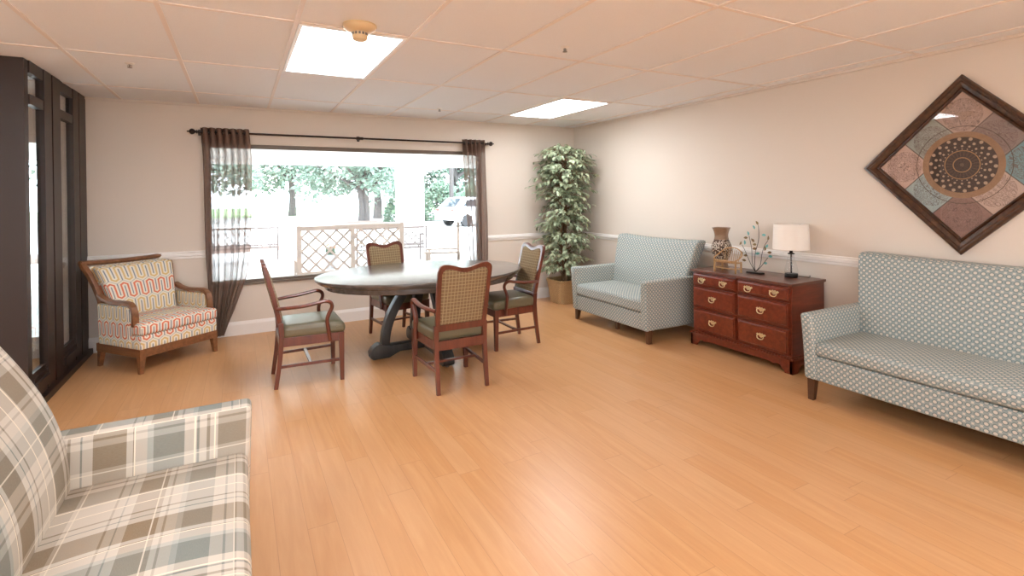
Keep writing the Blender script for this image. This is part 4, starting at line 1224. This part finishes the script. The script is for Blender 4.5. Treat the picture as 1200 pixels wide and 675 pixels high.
def tree(name, label, x, y, h, cr, crown_z, mat='tree_leaf', n=1500, seedv=1, tr=.2, L=.28, trunks=1):
    rnd = random.Random(seedv)
    t = thing(name, label, 'tree', (x, y, GZ), 0, 'trees beyond the porch')
    b = MB(); 
    for k in range(trunks):
        b.tube(smooth_path([(k * tr * 1.2, 0, 0), (k * tr * 1.2 + .05, .05, h * .2), (-.2 * (1 - 2 * k), 0, h * .5), (-.3 * (1 - 2 * k), .1, h * .8)], 4), [tr * (1.15 - .07 * i) for i in range(13)], 9)
    for k in range(7):
        a = rnd.uniform(0, 6.28); z0 = h * rnd.uniform(.3, .45)
        b.tube(smooth_path([(0, 0, z0), (cr * .4 * math.cos(a), cr * .4 * math.sin(a), z0 + h * .15), (cr * .8 * math.cos(a), cr * .8 * math.sin(a), z0 + h * .25)], 4), [tr * (.5 - .05 * i) for i in range(9)], 6)
    b.build('trunk', 'bark_outside', t, merge=False)
    vs = []; fs = []
    blobs = []
    for k in range(26):
        a = rnd.uniform(0, 6.28); rr = cr * rnd.uniform(.1, .85)
        blobs.append((Vector((rr * math.cos(a), rr * math.sin(a), crown_z + rnd.uniform(0, 1) * (h - crown_z))), cr * rnd.uniform(.16, .3)))
    for q in range(n):
        c, r_ = rnd.choice(blobs)
        d = Vector((rnd.gauss(0, 1), rnd.gauss(0, 1), rnd.gauss(0, .8))).normalized()
        p = c + d * r_ * rnd.uniform(.6, 1.0)
        leaf_quads(vs, fs, p, Vector((d.x + rnd.uniform(-.8, .8), d.y + rnd.uniform(-.8, .8), rnd.uniform(-.8, .5))), Vector((rnd.uniform(-.5, .5), rnd.uniform(-.8, .2), 1)), L * rnd.uniform(.7, 1.3), L * .55, rnd)
    MB().add([tuple(v) for v in vs], fs).build('crown', mat, t, smooth=0, merge=False)
tree('shade_tree', 'broad shade tree with forked trunk outside, centred in the window view', 5.6, 27, 5.6, 4.0, 2.0, n=6500, seedv=2, tr=.19, trunks=2, L=.3)
tree('shade_tree', 'thick trunked pale tree beyond the forked shade tree', 8.7, 36.5, 7.5, 4.3, 2.5, n=5000, seedv=4, tr=.3, L=.38)
tree('shade_tree', 'slim distant tree low through the window above the fretwork bench', 4.0, 47, 9, 6.0, 2.9, n=4500, seedv=9, tr=.3, L=.5)
tree('shade_tree', 'pale distant tree seen high through the window beside the sheer curtain', -2.5, 38, 8, 5.0, 2.8, n=3600, seedv=6, tr=.22, L=.4)
tree('shade_tree', 'dense green tree to the right of the porch column', 14.5, 36, 8.0, 4.2, 1.2, n=7000, seedv=12, tr=.3, L=.36)
tree('shade_tree', 'dense green tree behind the parked white car', 20.5, 42, 9.5, 5.0, 1.4, n=6500, seedv=15, tr=.3, L=.42)
tree('shade_tree', 'tall tree beyond the vestibule door glass', -10.0, 32, 8, 4.6, 3.0, n=2600, seedv=17, tr=.3, L=.34)
def bush(name, label, x, y, rx, ry, h, n, seedv, L=.2):
    rnd = random.Random(seedv); vs = []; fs = []
    t = thing(name, label, 'shrub', (x, y, GZ), 0, 'shrubs beyond the porch')
    for q in range(n):
        d = Vector((rnd.gauss(0, 1), rnd.gauss(0, 1), abs(rnd.gauss(0, 1)))).normalized(); p = Vector((d.x * rx, d.y * ry, d.z * h)) * rnd.uniform(.75, 1)
        leaf_quads(vs, fs, p, Vector((d.x + rnd.uniform(-.6, .6), d.y + rnd.uniform(-.6, .6), rnd.uniform(-.4, .9))), Vector((rnd.uniform(-.5, .5), -.5, 1)), L * rnd.uniform(.7, 1.3), L * .55, rnd)
    MB().add([tuple(v) for v in vs], fs).build('foliage', 'hedge_leaf', t, smooth=0, merge=False)
    b = MB()
    for k in range(6):
        a = rnd.uniform(0, 6.28); b.tube([(0, 0, 0), (rx * .6 * math.cos(a), ry * .6 * math.sin(a), h * .8)], .03, 6)
    b.build('stems', 'bark_outside', t, merge=False)
bush('shrub', 'rounded green shrub between the shade tree and porch column', 9.1, 31, 1.3, 1.1, 2.3, 2400, 31)
bush('shrub', 'broad hedge shrub to the right of the porch column', 11.3, 30.5, 1.2, 1.1, 2.6, 2400, 33)
bush('shrub', 'broad hedge shrub behind the parked white car', 14.4, 31, 2.0, 1.2, 2.6, 2600, 35)
# mound of mulch round the shade tree
tag(MB().lathe([(1.7, 0), (1.4, .14), (.9, .26), (.3, .3)], 32, (5.6, 27, GZ + .01), sy=.8).build('mulch_mound', 'mulch', smooth=60), 'low dark mulch mound around the forked shade tree trunk', 'mulch mound')
b = MB().prism([(16.2, 0), (16.3, .12), (17.0, .16), (17.6, .12), (17.7, 0)], -6, 1.6, 'x', Matrix.Translation((0, 0, GZ)))
tag(b.build('planting_bed', 'mulch', smooth=0), 'low dark planting bed strip behind the fretwork bench', 'planting bed')
# utility pole
t = thing('utility_pole', 'pale utility pole standing among the trees behind the car', 'pole', (10.6, 27.0, GZ))
MB().tube([(0, 0, 0), (0, 0, 7)], .13, 12).build('pole', 'bark_outside', t)
MB().cbox((0, 0, 6.3), (1.8, .1, .12)).build('crossarm', 'bark_outside', t, smooth=0)
# car
def car():
    t = thing('car', 'white hatchback car parked on the pavement beyond the porch', 'car', (11.0, 24.3, GZ), R(14))
    prof = [(-2.1, .35), (-2.12, .75), (-2.0, .92), (-1.85, 1.02), (-1.5, 1.4), (-1.0, 1.47), (.2, 1.45), (.95, 1.05), (1.75, .92), (2.05, .78), (2.1, .4), (1.75, .3), (1.65, .3), (1.6, .55), (1.35, .68), (1.1, .55), (1.02, .28), (-1.02, .28), (-1.08, .55), (-1.33, .68), (-1.6, .55), (-1.68, .3)]
    n = len(prof); rings = []
    for yy, sc in ((-.85, .93), (-.8, 1.0), (.8, 1.0), (.85, .93)):
        rings.append([(x, yy * (1 - .16 * max(0, z - .95) / .5), .3 + (z - .3) * (sc if z > .5 else 1)) for x, z in prof])
    vs = [p for r_ in rings for p in r_]; fs = []
    for q in range(3):
        fs += [(q * n + i, q * n + (i + 1) % n, (q + 1) * n + (i + 1) % n, (q + 1) * n + i) for i in range(n)]
    fs += [tuple(range(n)), tuple(range(4 * n - 1, 3 * n - 1, -1))]
    MB().add(vs, fs).build('body', 'car_paint', t, smooth=30)
    for s in (-1, 1):
        y = s * .815
        MB().prism([(-1.55, 1.02), (-1.3, 1.32), (-.35, 1.36), (-.35, 1.0)], y - .02, y + .02, 'y').build('side_window', 'car_glass', t, smooth=0)
        MB().prism([(-.28, 1.0), (-.28, 1.36), (.15, 1.34), (.75, 1.0)], y - .02, y + .02, 'y').build('side_window', 'car_glass', t, smooth=0)
        MB().cbox((-2.06, s * .62, .82), (.08, .22, .16)).build('tail_lamp', 'car_lamp', t, smooth=0)
        for x in (-1.34, 1.36):
            m_ = Matrix.Translation((x, s * .74, .32)) @ Matrix.Rotation(PI / 2, 4, 'X')
            w = MB().lathe([(.2, -.1), (.3, -.1), (.32, -.08), (.32, .08), (.3, .1), (.2, .1)], 28, mtx=m_).build('wheel', 'tyre', t)
            MB().lathe([(.2, -.09), (.2, .09)], 20, mtx=m_).build('hubcap', 'metal_grey', w)
    MB().prism([(-1.93, 1.0), (-1.95, 1.03), (-1.57, 1.4), (-1.54, 1.38)], -.62, .62, 'y').build('rear_window', 'car_glass', t, smooth=0)
    MB().prism([(.32, 1.4), (.35, 1.42), (.98, 1.07), (.93, 1.05)], -.62, .62, 'y').build('windscreen', 'car_glass', t, smooth=0)
car()

# ------------------------------------------------------------------ light
w = bpy.data.worlds.new('World'); bpy.context.scene.world = w; w.use_nodes = True
nt = w.node_tree; bg = nt.nodes['Background']
bg.inputs[0].default_value = (.80, .90, 1.0, 1); bg.inputs[1].default_value = 9.0
sun = bpy.data.lights.new('sun', 'SUN'); sun.energy = 4.0; sun.angle = R(3); sun.color = (1, .97, .92)
so = bpy.data.objects.new('sun', sun); COL.objects.link(so); so.rotation_euler = (R(38), 0, R(-25))   # shines towards +y and down

# ------------------------------------------------------------------ camera
cam = bpy.data.cameras.new('camera'); co = bpy.data.objects.new('camera', cam); COL.objects.link(co)
f_px, cy_px = 597.9, 231.96; yaw, pitch, roll = R(28.194), R(-.25), R(-.6695)
cam.sensor_width = 36; cam.lens = f_px / 1200 * 36; cam.shift_y = (cy_px - 337.5) / 1200
F = Vector((math.sin(yaw) * math.cos(pitch), math.cos(yaw) * math.cos(pitch), math.sin(pitch)))
R0 = Vector((math.cos(yaw), -math.sin(yaw), 0)); U0 = R0.cross(F)
Rv = R0 * math.cos(roll) + U0 * math.sin(roll); Uv = -R0 * math.sin(roll) + U0 * math.cos(roll)
mw = Matrix((Rv, Uv, -F)).transposed().to_4x4(); mw.translation = (0, 0, CAMZ)
co.matrix_world = mw; cam.clip_start = .02; cam.clip_end = 300
sc = bpy.context.scene; sc.camera = co
sc.view_settings.view_transform = 'Standard'; sc.view_settings.look = 'None'; sc.view_settings.gamma = 1.0
sc.view_settings.use_curve_mapping = False; sc.view_settings.exposure = 0.66
sc.cycles.max_bounces = 10; sc.cycles.diffuse_bounces = 6; sc.cycles.glossy_bounces = 4; sc.cycles.transparent_max_bounces = 16
sc.cycles.sample_clamp_indirect = 8.0
